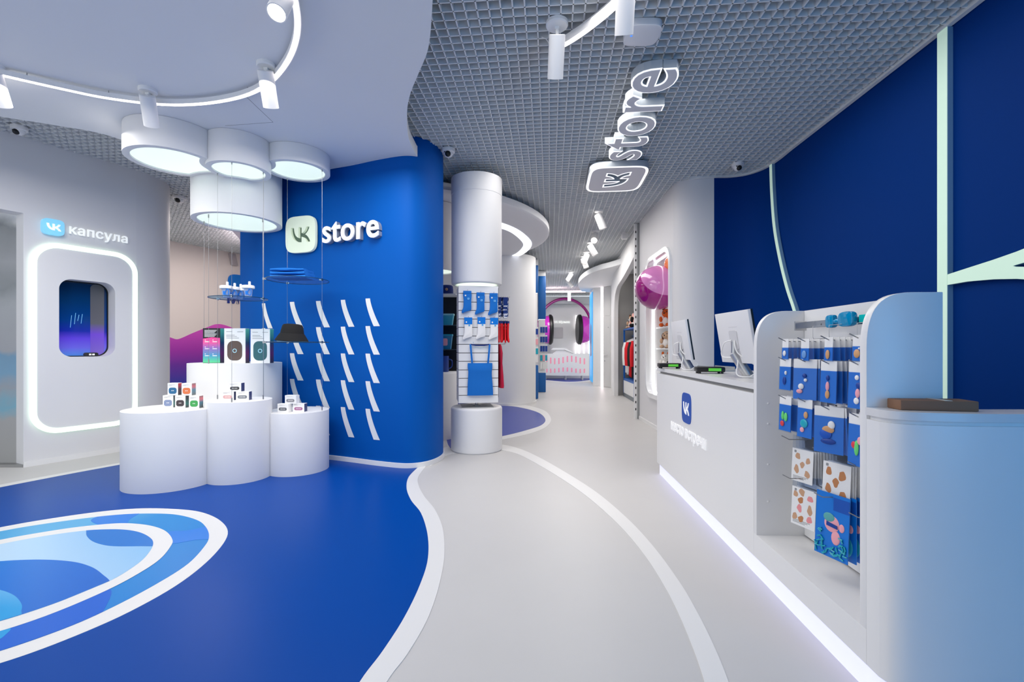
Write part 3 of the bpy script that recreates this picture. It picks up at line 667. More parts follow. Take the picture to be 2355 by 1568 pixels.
# curved light over the aisle
lp = catmull([FL(x, y, 3.36) for x, y in [(1266, 119), (1312, 95), (1366, 57), (1420, 10), (1460, -40), (1480, -110), (1470, -180)]], 8)
rl = thing('curved_light', 'short curved light profile under the grid ceiling over the aisle', 'ceiling light', (lp[10].x, lp[10].y, 3.34))
mb = MB(); mb.ribbon(lp, [(-.02, .0), (.02, .0), (.02, .05), (-.02, .05)]); mb.build('profile', WHITE, rl, True, smooth=False)
mb = MB(); mb.ribbon(lp, [(-.016, -.005), (.016, -.005), (.016, .001), (-.016, .001)]); mb.build('diffuser', LEDW, rl, True, smooth=False)
mb = MB(); mb.tube(catmull([FL(1246, 85, 3.45), FL(1256, 90, 3.42), FL(1264, 103, 3.40), FL(1267, 112, 3.39)], 5), .003, 6); mb.build('cable', WHITE, rl, True)
spot('white spotlight hanging at the open end of the short curved light', FL(1281, 52, 3.45), (.0, .7, -1), .26, .055, e=16, drop=.12, canopy=.075)
spot('white spotlight at the top of the picture beside the wireless unit', FL(1440, -75, 3.45), (.1, .7, -1), .26, .055, e=16, drop=.12, canopy=.075)
# row of spotlights down the aisle
g2 = 'white spotlights in a row along the aisle ceiling'
for lab, (x, y), aim, on in [('white aisle spotlight nearest to the ceiling logo', (1377, 484), (.35, -.1, -1), 0), ('lit white aisle spotlight, second from the ceiling logo, pointing this way', (1369, 530), (-.25, -.75, -.6), 1),
                             ('white aisle spotlight, third from the ceiling logo', (1358, 556), (.5, -.1, -.9), 0), ('white aisle spotlight, fourth from the ceiling logo', (1349, 578), (-.35, -.2, -.9), 0),
                             ('white aisle spotlight, fifth from the ceiling logo', (1342, 588), (.3, -.1, -.9), 0), ('small far spotlight near the headphone wall, the nearer of two', (1313, 624), (-.5, -.2, -.8), 0), ('small far spotlight near the headphone wall, the farther of two', (1307, 641), (.5, -.2, -.7), 0)]:
    p = FL(x, y, 3.45); spot(lab, p, aim, .24, .062, group=g2, on=on, e=18, canopy=.07, drop=.1)
lp2 = [Vector((1.2, 16.8, 3.3)), Vector((2.0, 16.75, 3.3)), Vector((2.66, 16.7, 3.3))]
t = thing('light_bar', 'far straight pinkish light bar under the ceiling before the headphone wall', 'ceiling light', (2.1, 16.7, 3.29))
mb = MB(); mb.ribbon(lp2, [(-.03, -.03), (.03, -.03), (.03, .03), (-.03, .03)]); mb.build('profile', mat('pink_led', (255, 215, 225), .5, emit=2.2), t, True, smooth=False)
mb = MB(); mb.box(2.02, 2.12, 16.6, 16.7, 2.95, 3.28); mb.build('junction', LIT, t, True, smooth=False)
# dome cameras, wireless unit, small sensor
def dome(label, loc, r=.06):
    t = thing('dome_camera', label, 'security camera', loc, group='white dome security cameras')
    mb = MB(); mb.lathe([(r, 0), (r, -.02), (r*.95, -.035), (r*.7, -.04), (0, -.04)], (0, 0, 0), 32); mb.build('base', WHITE, t)
    mb = MB(); mb.ell((0, 0, -.04), r*.72); bl_ = mb.build('turret', WHITE, t)
    mb = MB(); mb.ell((0, -r*.42, -.062), r*.44); mb.build('lens', BLACK, bl_)
    mb = MB(); mb.ell((-r*.42, -r*.5, -.045), r*.12); mb.build('sensor', BLACK, bl_)
    return t
dome('white dome camera on the grid ceiling beside the blue wall corner', FL(1031, 343, 3.45), .075)
dome('white dome camera above the far end of the blue counter wall', FL(1697, 376, 3.45), .07)
dome('white dome camera above the grey capsule wall at the left edge', FL(44, 291, 3.45), .065)
dome('white dome camera on the far left ceiling behind the grey wall', FL(413, 452, 3.45), .085)
t = thing('bullet_camera', 'small white camera on the ceiling beside the steel post', 'security camera', FL(1437, 534, 3.45))
mb = MB(); mb.lathe([(.05, 0), (.05, -.03), (0, -.03)], (0, 0, 0), 20); mb.build('mount', WHITE, t)
mb = MB(); mb.box(-.06, .05, -.05, .05, -.13, -.03); mb.build('camera_body', WHITE, t, bevel=.012)
t = thing('wireless_unit', 'rounded white wireless unit with a tiny blue light on the grid ceiling', 'wireless unit', FL(1477, 76, 3.41))
mb = MB(); flat(mb, [squircle(.235, .215)], -.02, .03, lambda u, v, h: Vector((u, v, h))); mb.build('housing', WHITE, t, bevel=.008)
mb = MB(); mb.lathe([(.008, -.0205), (.006, -.022), (0, -.022)], (-.075, -.0, 0), 14); mb.build('status_light', mat('blue_led', (60, 120, 255), .4, emit=1.5), t)
mb = MB(); mb.tube([(-.06, .05, .03), (-.06, .05, .06)], .006); mb.tube([(.06, .05, .03), (.06, .05, .06)], .006); mb.build('bracket', STEEL, t)
# sign hung flat under the ceiling: logo tile and letters facing the floor
SC, SD = FL(1415, 415, 3.36), FL(1500, 190, 3.36)
g3 = 'letters and logo of the sign hung under the grid ceiling'
uD = Vector((-.085, -1, 0)).normalized(); uL = Vector((-1, .085, 0)).normalized()     # reading direction towards the camera, letter tops to the left
def cf(o): return frame(o, uD, uL, (0, 0, 1))
to = FL(1416, 413.5, 3.34); sg = thing('ceiling_logo_tile', 'grey rounded logo tile with a white glowing outline hung under the grid ceiling', 'sign', (to.x, to.y, 3.34), group=g3)
F_ = cf(to); TW, TH = .86, .70
tile = [(u*.86, v*.70) for u, v in squircle(1, 1, 5, 64)]
gl = [(u*.70, v*.62) for u, v in GLY]
gl = [(u, v) for u, v in gl]
mb = MB(); flat(mb, [tile, gl], 0, .07, F_); mb.build('tile_body', mat('sign_side', (190, 197, 202), .5), sg, True, smooth=False)
mb = MB(); flat(mb, [tile, offset_loop(tile, -.032)], -.004, 0, F_); mb.build('glow_outline', LIT, sg, True, smooth=False)
mb = MB(); flat(mb, [offset_loop(gl, .017), gl], -.004, 0, F_); mb.build('logo_outline', LIT, sg, True, smooth=False)
mb = MB(); flat(mb, [offset_loop(tile, -.032), offset_loop(gl, .017)], -.003, 0, F_); mb.build('face', SIGNGREY, sg, True, smooth=False)
isl = text_islands('store', 1, .026, 1.1); isi = text_islands('store', 1, .008, 1.1)
x0_, x1_ = text_width(isl)
A_, B_ = FL(1438, 373, 3.34), FL(1503, 168, 3.34)
LEN = abs((B_-A_).dot(uD)); sc = LEN/(x1_-x0_)
base = FL(1466, 367, 3.34); base = Vector((base.x, base.y, 3.34))
L_ = len(isl)
for k in range(L_):
    vs, fs = isl[k]; vi, fi = isi[k]
    sv = .93
    f = frame(base, uD, uL, (0, 0, 1)); mx = lambda V: [( (p.x-x0_)*sc, p.y*sc*sv, p.z) for p in V]
    cx_ = sum(p[0] for p in mx(vs))/len(vs); cy_ = sum(p[1] for p in mx(vs))/len(vs)
    c3 = f(cx_, cy_, 0)
    lt = thing('ceiling_letter', 'grey letter %s with white glowing outline under the grid ceiling' % 'store'[k], 'sign letter', tuple(c3), group=g3)
    mb = MB(); mb.add([f(a, b, .002 if h < 0 else .065) for a, b, h in mx(vs)], fs); mb.build('letter_body', MATS['sign_side'], lt, True, smooth=False)
    mb = MB(); mb.add([f(a, b, -.002 if h < 0 else .002) for a, b, h in mx(vs)], fs); mb.build('glow_outline', LIT, lt, True, smooth=False)
    mb = MB(); mb.add([f(a, b, -.006 if h < 0 else -.001) for a, b, h in mx(vi)], fi); mb.build('face', SIGNGREY, lt, True, smooth=False)
# sign on the blue partition
s0, Y0 = pw_hit(665); s1, Y1 = pw_hit(733); pa, pb = pw_pt(s0, 0, 0), pw_pt(s1, 0, 0)
d_ = (pb-pa).normalized(); n_ = Vector((d_.y, -d_.x, 0)); W_ = (pb-pa).length; zc = (zat(505, Y0)+zat(575, Y0)+zat(507, Y1)+zat(578, Y1))/4
o_ = (pa+pb)/2; F_ = frame((o_.x, o_.y, zc), d_, (0, 0, 1), n_)
sg = thing('wall_logo_tile', 'pale lit rounded logo tile with dark letters on the blue partition', 'sign', (o_.x, o_.y, zc), group='shop sign on the blue partition')
tl = squircle(W_, W_*1.0, 4.4, 60); gl = [(u*W_*.98, v*W_) for u, v in GLY]
mb = MB(); flat(mb, [tl, gl], .02, .055, F_); mb.build('tile_body', LITSIGN, sg, True, smooth=False)
mb = MB(); flat(mb, [squircle(W_*.94, W_*.94, 4.4, 60)], .0, .024, F_); mb.build('back_plate', mat('sign_olive', (92, 112, 96), .5), sg, True, smooth=False)
s0, Y0 = pw_hit(751); s1, Y1 = pw_hit(879); pa, pb = pw_pt(s0, 0, 0), pw_pt(s1, 0, 0); d_ = (pb-pa).normalized(); n_ = Vector((d_.y, -d_.x, 0)); W_ = (pb-pa).length
isl = text_islands('store', 1, .014, 1.02); x0_, x1_ = text_width(isl); sc = W_/(x1_-x0_); zb = (zat(557, Y0)+zat(550, Y1))/2
wl_ = thing('wall_lettering', 'white raised word store on the blue partition', 'sign', tuple(pa+Vector((0, 0, zb))), group='shop sign on the blue partition')
F_ = frame((pa.x, pa.y, zb), d_, (0, 0, 1), n_)
for isl1 in isl:
    mb = MB(); letters(mb, [isl1], .05, .065, F_, -x0_*sc, 0, sc, sc*1.04); lt = mb.build('letter', SIGNW, wl_, True, smooth=False)
    mb = MB(); letters(mb, [isl1], .0, .05, F_, -x0_*sc, 0, sc, sc*1.04); mb.build('letter_return', mat('letter_return', (140, 150, 168), .5), lt, True, smooth=False)
# sign over the capsule
u0, z0_ = cu(93, 500); u1, z1_ = cu(144, 545); uc = (u0+u1)/2; zc = (zat(500, hit(93, CA, CB)[1])+zat(536, hit(93, CA, CB)[1])+zat(511, hit(144, CA, CB)[1])+zat(545, hit(144, CA, CB)[1]))/4
zh = .17; F_ = frame(CF(uc, zc, 0), cd, (0, 0, 1), cn)
sg = thing('capsule_logo_tile', 'light blue lit logo tile with white letters on the grey wall over the capsule', 'sign', tuple(CF(uc, zc, 0)), group='sign over the capsule')
mb = MB(); flat(mb, [squircle(u1-u0, zh, 4.4, 48)], .0, .05, F_); mb.build('tile_body', mat('sign_lightblue', (130, 205, 236), .4, emit=.45), sg, True, smooth=False)
mb = MB(); flat(mb, [[(u*(u1-u0)*.98, v*zh) for u, v in GLY]], .05, .056, F_); mb.build('logo_letters', LETTERLIT, sg, True, smooth=False)
u0, zb0 = cu(157, 540); u1, zb1 = cu(291, 557); isl = text_islands('капсула', 1, .014, 1.06); x0_, x1_ = text_width(isl); sc = (u1-u0)/(x1_-x0_); zb = (zb0+zb1)/2
sg = thing('capsule_lettering', 'white glowing word over the capsule on the grey wall', 'sign', tuple(CF(u0, zb, 0)), group='sign over the capsule')
mb = MB(); letters(mb, isl, .02, .032, frame(CF(0, 0, 0), cd, (0, 0, 1), cn), u0-x0_*sc, zb, sc, sc*1.05); mb.build('lettering', LETTERLIT, sg, True, smooth=False)
# blue sign on the far beige wall
uc, zc = mlu(556, 668); F_ = frame(MFR(uc, zc, 0), md, (0, 0, 1), mn)
u0 = mlu(523, 640)[0]; zt_, zb_ = mlu(535, 630)[1], mlu(535, 676)[1]
sg = thing('blue_logo_tile', 'blue rounded logo tile on the far beige wall, partly behind the partition', 'sign', tuple(MFR(uc, zc, 0)))
mb = MB(); flat(mb, [squircle((uc-u0)*2, (zt_-zb_)*1.25, 4.4, 48)], .005, .03, frame(MFR(uc, (zt_+zb_)/2-.06, 0), md, (0, 0, 1), mn)); mb.build('tile_body', CARD_BLUE, sg, True, smooth=False)
isl = text_islands('место встречи', 1, .02); x0_, x1_ = text_width(isl); sc = .215/.52*1.0
u0 = mlu(522, 695)[0]; zb = mlu(522, 696)[1]
sg = thing('blue_lettering', 'dark blue words on the far beige wall under the blue logo tile', 'sign', tuple(MFR(u0, zb, 0)))
mb = MB(); letters(mb, isl, .004, .02, frame(MFR(0, 0, 0), md, (0, 0, 1), mn), u0-x0_*sc, zb, sc, sc); mb.build('lettering', mat('letter_navy', (20, 50, 140), .5), sg, True, smooth=False)
mb = MB(); F_ = MFR; a_u = mlu(530, 595)[0]; mb.prism([(a_u-.06, mlu(530, 584)[1]), (a_u+.06, mlu(530, 584)[1]), (a_u+.12, mlu(530, 610)[1]), (a_u+.0, mlu(530, 610)[1])], .01, .1, MFR)
sg = thing('ceiling_bracket', 'grey slanting bracket at the top of the far beige wall', 'bracket', tuple(MFR(a_u, mlu(530, 600)[1], 0))); mb.build('arm', mat('bracket_grey', (176, 168, 172), .5), sg, True, smooth=False)

# ================================================================ the light lines on the blue wall
RA, RB = (3.10, 5.1), (2.99, 3.1); RC = (2.93, 2.0)
rd = Vector((RB[0]-RA[0], RB[1]-RA[1], 0)).normalized(); rn = Vector((rd.y, -rd.x, 0))       # rn into the room
if rn.x > 0: rn = -rn
RF = frame((RA[0], RA[1], 0), rd, (0, 0, 1), rn)
def ru(px, py):
    u, Y = hit(px, RA, RB); return u, zat(py, Y)
g4 = 'pale light lines on the blue wall beside the counter'
ua, ub = ru(2169, 400)[0], ru(2192, 400)[0]
t = thing('wall_light_bar', 'tall straight pale light bar on the blue wall, from ceiling to counter', 'wall light', tuple(RF((ua+ub)/2, 0, 0)), group=g4)
mb = MB(); mb.prism([(ua, 0), (ub, 0), (ub, 3.43), (ua, 3.43)], .036, .04, RF); mb.build('diffuser', LEDG, t, True, smooth=False)
mb = MB(); mb.prism([(ua, 0), (ub, 0), (ub, 3.43), (ua, 3.43)], .0, .036, RF); mb.build('housing', mat('bar_housing', (120, 160, 190), .5), t, True, smooth=False)
pts = [ru(x, y) for x, y in [(1777, 376), (1779, 440), (1785, 520), (1797, 590), (1814, 660), (1831, 712)]]+[(ru(1850, 780)), ru(1880, 860)]
pts = catmull([Vector((u, z, 0)) for u, z in pts], 6)
t = thing('wall_light_curve', 'thin curved pale light line running down the blue wall behind the monitors', 'wall light', tuple(RF(pts[0].x, 1.2, 0)), group=g4)
wdt = .055
edge_ = [(p.x, p.y) for p in pts]; e2_ = [(p.x+wdt, p.y) for p in pts]
mb = MB(); flat(mb, [edge_+e2_[::-1]], .036, .04, RF); mb.build('diffuser', LEDG, t, True, smooth=False)
mb = MB(); flat(mb, [edge_+e2_[::-1]], 0, .036, RF); mb.build('housing', MATS['bar_housing'], t, True, smooth=False)
def rr(px, py): return ru(px, py)
a1 = [rr(2193, 631), rr(2240, 616), rr(2300, 597), rr(2355, 578), rr(2420, 552), rr(2500, 515)]; a2 = [rr(2500, 556), rr(2420, 590), rr(2345, 611), rr(2352, 613), rr(2420, 614), rr(2500, 614), rr(2500, 652), rr(2420, 645), rr(2355, 641), rr(2300, 642), rr(2240, 647), rr(2193, 655)]
t = thing('wall_light_fork', 'pale forked light line branching from the tall light bar on the blue wall', 'wall light', tuple(RF(a1[2][0], 1.7, 0)), group=g4)
mb = MB(); flat(mb, [a1+a2], .036, .04, RF); mb.build('diffuser', LEDG, t, True, smooth=False)
mb = MB(); flat(mb, [a1+a2], 0, .036, RF); mb.build('housing', MATS['bar_housing'], t, True, smooth=False)
# ================================================================ reception counter, display unit and curved counter on the right
GD = Vector((.0587, 1, 0)).normalized(); GN = Vector((GD.y, -GD.x, 0))       # along the counter (away), and outwards to the wall
GO_ = Vector((1.2765, 1.66, 0))
GF = lambda t, n, z: GO_+GD*t+GN*n+Vector((0, 0, z))                          # t metres from the near panel, n metres back from the front
def gbox(mb, t0, t1, n0, n1, z0, z1):
    return mb.add([GF(t0, n0, z0), GF(t1, n0, z0), GF(t1, n1, z0), GF(t0, n1, z0), GF(t0, n0, z1), GF(t1, n0, z1), GF(t1, n1, z1), GF(t0, n1, z1)],
                  [(0, 3, 2, 1), (4, 5, 6, 7), (0, 1, 5, 4), (1, 2, 6, 5), (2, 3, 7, 6), (3, 0, 4, 7)])
T0, T1, T2 = 0.0, .84, 2.95
SIDE = frame(GF(0, 0, 0), GD, (0, 0, 1), -GN)      # u along counter, v up, w out of the front
rc = thing('reception_counter', 'long white reception counter with blue logo tile and a glowing base', 'counter', tuple(GF(2.0, .3, 0)))
mb = MB(); gbox(mb, T1+.035, T2, .0, .62, .11, 1.0); gbox(mb, T1+.035, T2-.02, .035, .6, 0, .11); mb.build('body', GLOSSW, rc, True, smooth=False)
mb = MB(); gbox(mb, T1+.036, T2+.02, .004, .66, 1.022, 1.055); mb.build('worktop', mat('worktop_white', (226, 225, 225), .25), rc, True, smooth=False)
mb = MB(); gbox(mb, T1+.036, T2-.01, .03, .6, 1.0, 1.022); mb.build('shadow_gap', mat('gap_grey', (150, 149, 148), .6), rc, True, smooth=False)
mb = MB(); gbox(mb, T1+.035, T2-.03, .018, .034, .0, .109); mb.build('base_light', TOELED, rc, True, smooth=False)
def gpx(px, n=0):
    k = (px-CX)/FPX; a = GF(0, n, 0); return (k*a.y-a.x)/(GD.x-k*GD.y), None
def gz(px, py, n=0):
    t = gpx(px, n)[0]; return t, zat(py, GF(t, n, 0).y)
ta, tb = gz(1569, 900)[0], gz(1590, 900)[0]
zt = (gz(1575, 903)[1]+gz(1585, 905)[1])/2; zb = (gz(1574, 970)[1]+gz(1586, 977)[1])/2
F_ = frame(GF((ta+tb)/2, 0, (zt+zb)/2), -GD, (0, 0, 1), -GN)
W_ = abs(ta-tb); H_ = zt-zb
mb = MB(); flat(mb, [squircle(W_, H_, 4.6, 48)], .0, .004, F_); lt = mb.build('logo_tile', mat('logo_blue', (0, 76, 175), .4), rc, True, smooth=False)
mb = MB(); flat(mb, [[(u*W_*.98, v*H_*.98) for u, v in GLY]], .004, .006, F_); mb.build('logo_letters', SIGNW, lt, True, smooth=False)
isl = text_islands('место встречи', 1, .02); x0_, x1_ = text_width(isl)
t_l, zl = gz(1544, 985); t_r, zr = gz(1625, 1037); sc = abs(t_l-t_r)/(x1_-x0_)
mb = MB(); letters(mb, isl, .0, .006, frame(GF(t_l, 0, (zl+zr)/2), -GD, (0, 0, 1), -GN), -x0_*sc, 0, sc, sc*1.05); mb.build('lettering', SIGNW, rc, True, smooth=False)
# open display unit with a slatted back
du_ = thing('display_unit', 'white open display unit with rounded side panels and slatted back full of hanging packets', 'display unit', tuple(GF(.42, .15, 0)))
def sidep(t):
    pr = [(0, .235), (0, 1.25)]+[tuple(p) for p in bez((0, 1.25), (0, 1.40), (.055, 1.45), (.155, 1.45), 14)]+[(.262, 1.45), (.262, .235)]
    return [(a[0], a[1]) for a in pr]
for t in (0, T1):
    mb = MB(); mb.prism(sidep(t), 0, .035, frame(GF(t-.0 if t else -.0, 0, 0), GN, (0, 0, 1), GD)); mb.build('side_panel', GLOSSW, du_, True, bevel=.002)
mb = MB()
for a, b in ((.245, .334), (.342, .442), (.450, .541), (.549, .648), (.656, .756), (.764, .861), (.869, .968), (.976, 1.075), (1.083, 1.182), (1.19, 1.29), (1.298, 1.45)): gbox(mb, .036, T1-.001, .25, .262, a, b)
mb.build('back_slats', GLOSSW, du_, True, smooth=False)
mb = MB(); gbox(mb, .036, T1-.001, .259, .275, .24, 1.45); mb.build('back_board', SHADOWGAP, du_, True, smooth=False)
mb = MB(); gbox(mb, -.0, T1+.034, .0, .275, .11, .236); mb.build('base', GLOSSW, du_, True, smooth=False)
mb = MB(); gbox(mb, 0.0, T1+.035, .018, .034, .0, .109); mb.build('base_light', TOELED, du_, True, smooth=False)
mb = MB(); gbox(mb, 0.0, T1+.034, .035, .27, .0, .11); mb.build('plinth', WHITE, du_, True, smooth=False)
mb = MB()
for z in (.42, .62, .84, .95): mb.ell(GF(T1-.001, .06, z), .006, 10, 6)
mb.build('screw_cap', WHITE, du_, True)
# curved end counter
ec = thing('curved_counter', 'white counter with a rounded front end nearest the camera', 'counter', tuple(GF(-.1, .25, 0)))
def endpoly(g):
    pts = catmull([Vector((x, y, 0)) for x, y in [(1.2725, 1.60), (1.284, 1.563), (1.318, 1.533), (1.38, 1.512), (1.46, 1.497), (1.56, 1.489), (1.70, 1.485)]], 5)
    a = GF(-.001, -g, 0); lp_ = [(a.x, a.y)]+[(p.x-g*.7, p.y-g*.7) for p in pts]+[(1.81, 1.484-g*.7), (1.81, 1.6), (1.545, 1.6), (1.54, 1.645)]
    return lp_
mb = MB(); mb.prism(endpoly(0), .11, .995); mb.build('body', GLOSSW, ec, True, ang=25)
mb = MB(); mb.prism(endpoly(.004), 1.01, 1.037); mb.build('worktop', MATS['worktop_white'], ec, True, ang=25)
mb = MB(); mb.prism(endpoly(-.012), 0, 1.01); mb.build('core', WHITE, ec, True, ang=25)
mb = MB(); mb.prism(endpoly(-.010), 0.001, .109); mb.build('base_light', TOELED, ec, True, ang=25)
# flat cardboard box on it
t = thing('cardboard_box', 'flat brown cardboard box with a strip of clear tape on the curved counter', 'box', (1.44, 1.59, 1.0375))
mb = MB(); mb.prism([(1.331-1.44, 1.578-1.59), (1.555-1.44, 1.534-1.59), (1.575-1.44, 1.625-1.59), (1.338-1.44, 1.645-1.59)], 0, .034); mb.build('carton', mat('kraft_dark', (136, 100, 76), .75), t, bevel=.003)
mb = MB(); mb.prism([(.02, -.0352), (.042, -.0395), (.05, .043), (.028, .045)], .002, .0352); mb.build('tape', KRAFTD, t, smooth=False)
# ---------------- monitors on the counter
def monitor(label, near, far, zb, zt, lean):
    nb = Vector(near); fb = Vector(far); c = (nb+fb)/2; ln = (fb-nb).length; u = (fb-nb).normalized()
    t = thing('monitor', label, 'monitor', (c.x+.02, c.y, 1.055), group='monitors on the reception counter')
    v = Vector((-lean, 0, zt-zb)); vh = v.length; v.normalize(); n = u.cross(v).normalized()
    if n.x > 0: n = -n
    F_ = frame((c.x, c.y, zb), u, v, n)       # n towards the customer side
    mb = MB(); mb.prism([(-ln/2, 0), (ln/2, 0), (ln/2, vh), (-ln/2, vh)], 0, .02, F_); mb.build('back_shell', mat('monitor_white', (228, 227, 228), .4), t, True, bevel=.003)
    mb = MB(); mb.prism([(-ln/2, 0), (ln/2, 0), (ln/2, vh), (-ln/2, vh)], -.012, -.0005, F_); mb.build('screen', BLACK, t, True, smooth=False)
    mb = MB(); mb.prism(rrect(.1, .13, .015, 4, 0, vh*.45), .02, .026, F_); mb.prism([(-.06, vh*.70), (.05, vh*.70), (.05, vh*.71), (-.06, vh*.71)], .0195, .021, F_); mb.build('mount_plate', mat('monitor_plate', (212, 211, 212), .45), t, True, smooth=False)
    foot = Vector((c.x+.03, c.y-.05, 1.057)); top = F_(0, vh*.2, .035); top2 = F_(0, vh*.42, .02)
    mb = MB(); mb.tube([foot, foot.lerp(top, .5), top], [.034, .033, .031], 24); mb.tube([top, top2], .02, 12); mb.build('stand', ALU, t, True)
    mb = MB(); mb.tube(catmull([F_(.02, vh*.45, .03), F_(.07, vh*.4, .06), F_(.10, vh*.15, .07), foot+Vector((-.07, .02, .12)), foot+Vector((-.09, -.02, .02)), foot+Vector((-.03, -.07, .006)), foot+Vector((.06, -.06, .006))], 8), .0045, 8); mb.tube(catmull([F_(-.02, vh*.45, .03), F_(-.05, vh*.2, .035), foot+Vector((.03, -.06, .06)), foot+Vector((-.02, -.05, .006)), foot+Vector((.1, .05, .006))], 8), .0045, 8)
    mb.build('cable', WHITE, t, True)
    return t
monitor('white monitor seen from behind on the counter, next to the display unit', (1.535, 2.86, 0), (1.525, 3.30, 0), 1.153, 1.493, .055)
monitor('white monitor seen from behind at the far end of the counter', (1.525, 3.87, 0), (1.54, 4.26, 0), 1.151, 1.491, .055)
def cashbox(label, loc, rz):
    t = thing('card_reader', label, 'payment device', loc, rz, group='black payment devices with green screens')
    mb = MB(); mb.box(-.10, .10, -.07, .07, .012, .05); mb.build('case', BLACK, t, bevel=.008)
    mb = MB(); mb.box(-.02, .07, -.072, -.069, .02, .042); mb.build('screen', mat('green_screen', (90, 190, 60), .3, emit=.35), t, smooth=False)
    mb = MB()
    for x in (-.08, .08):
        for y in (-.05, .05): mb.lathe([(.01, 0), (.01, .013)], (x, y, 0), 10)
    mb.build('foot', DARK, t)
cashbox('black payment device with a green screen between the two monitors', (1.52, 3.55, 1.055), -.2)
cashbox('black payment device with a green screen at the far end of the counter', (1.50, 4.40, 1.055), -.15)
def tray(label, loc, rz):
    t = thing('document_tray', label, 'tray', loc, rz, group='low grey trays on the counter')
    mb = MB(); mb.box(-.09, .09, -.15, .15, 0, .012); mb.box(-.09, -.082, -.15, .15, .012, .04); mb.box(.082, .09, -.15, .15, .012, .04); mb.build('tray_shell', mat('tray_grey', (170, 174, 178), .35), t, smooth=False)
tray('low grey tray on the counter beside the nearer monitor', (1.72, 2.86, 1.055), 0); tray('low grey tray on the counter beside the far monitor', (1.74, 3.95, 1.055), .1)

# ---------------- goods hanging in the display unit
def hook(t, z, tip, label, grp):
    h = thing('display_hook', label, 'hook', tuple(GF(t, .249, z)), group=grp)
    mb = MB(); mb.tube([GF(t, .249, z-.012), GF(t, tip+.035, z-.012), GF(t, tip, z+.006)], .0024, 6); mb.build('rod', STEEL, h, True)
    mb = MB(); gbox(mb, t-.012, t+.012, .245, .2495, z-.03, z); mb.build('clip', STEEL, h, True, smooth=False)
HK = {1: [(2.31, 1.295), (2.14, 1.292), (1.965, 1.296), (1.785, 1.30)], 2: [(2.31, 1.198), (2.14, 1.198), (1.965, 1.194), (1.785, 1.197)],
      3: [(2.31, 1.008), (2.14, 1.012), (1.965, 1.0), (1.785, .995)], 4: [(2.28, .81), (2.02, .808), (1.79, .803)], 5: [(2.27, .62), (2.01, .613), (1.785, .607)]}
ORD = ['first', 'second', 'third', 'fourth']; ROWN = {1: 'top', 2: 'second', 3: 'third', 4: 'fourth', 5: 'bottom'}
for r_, hs in HK.items():
    for k, (Y, z) in enumerate(hs): hook((Y-1.66)/GD.y, z, .02, 'steel hook, %s from the monitors in the %s row of the display unit' % (ORD[k], ROWN[r_]), 'steel hooks of the display unit')
def packet(name, label, w_, h_, head, card, charms=(), bag=True, group=None, thick=.003):
    """hanging packet: card in a clear bag below a white hang strip; origin at the hang hole, facing local -X"""
    t = thing(name, label, 'packet', (0, 0, 0), group=group)
    mb = MB(); mb.prism([(-w_/2, -head), (w_/2, -head), (w_/2, .012), (-w_/2, .012)], -.0008, .0008, frame((0, 0, 0), (0, -1, 0), (0, 0, 1), (-1, 0, 0))); mb.build('hang_strip', PAPER, t, smooth=False)
    mb = MB(); N = 4; vs = []
    F_ = frame((0, 0, 0), (0, -1, 0), (0, 0, 1), (-1, 0, 0))
    mb.prism([(-w_/2, -h_), (w_/2, -h_), (w_/2, -head), (-w_/2, -head)], -thick/2, thick/2, F_); c_ = mb.build('card', card, t, smooth=False)
    if bag:
        mb = MB(); mb.prism([(-w_/2-.002, -h_-.004), (w_/2+.002, -h_-.004), (w_/2+.002, -head+.002), (-w_/2-.002, -head+.002)], -thick/2-.001, thick/2+.002, F_); mb.build('clear_bag', BAG, t, smooth=False)
    for (u, v, ru_, rv, m) in charms:
        mb = MB(); mb.ell(F_(u, v, thick/2+.003), (.005, ru_, rv), 14, 8); mb.build('charm', m, t)
    return t
SKIN = mat('charm_pink', (245, 170, 180), .4); TANC = mat('charm_tan', (214, 160, 110), .5); CW = mat('charm_white', (240, 240, 240), .4); CGR = mat('charm_green', (110, 220, 120), .4); CRD = mat('charm_red', (225, 60, 70), .4); CTL = mat('charm_teal', (30, 170, 190), .3); CNV = mat('charm_navy', (0, 60, 150), .4)
def place(t, Y, z, n, rz=0, sway=0):
    p = GF((Y-1.66)/GD.y, n, z-.012); t.location = p; t.rotation_euler = (0, sway, rz)
bigB = dict(w_=.085, h_=.155, head=.03, card=CARD_BLUE); smB = dict(w_=.052, h_=.088, head=.032, card=CARD_BLUE)
def stack(row, k, n_packs, front_label, kind, rest, kw, charms, n0=.055, dn=.026, rz0=.02, name='charm_packet'):
    Y, z = HK[row][k]
    f = packet(name, front_label, charms=charms, group='packets on the display unit, %s row' % ROWN[row], **kw)
    place(f, Y, z, n0, rz0+random.uniform(-.1, .1), .03)
    kk = dict(kw); proto = None
    for j in range(1, n_packs):
        if proto is None:
            kk['card'] = CARD_BLUE if kw['card'] is CARD_BLUE else kw['card']
            proto = packet(name, rest, charms=(), group='packets on the display unit, %s row' % ROWN[row], **kk); q = proto
        else: q = dup(proto)
        place(q, Y, z, n0+dn*j, .0+random.uniform(-.16, .16), random.uniform(-.04, .05))
R1 = [('small blue charm packet in front on the first hook of the top row', 7, [(0, -.06, .012, .014, CW)]), ('small blue charm packet in front on the second hook of the top row', 7, [(0, -.06, .014, .018, mat('charm_sky', (110, 160, 220), .4))]),
      ('small packet with an orange charm in front on the third hook of the top row', 7, [(0, -.062, .012, .02, TANC)]), ('small packet with a tan animal charm on the hook nearest the camera, top row', 4, [(0, -.06, .015, .017, TANC), (.012, -.04, .004, .004, CW)])]
for k, (lab, n, ch) in enumerate(R1): stack(1, k, n, lab, 's', 'small blue packet behind the front one on the %s hook of the top row' % ORD[k], smB, ch, dn=.024)
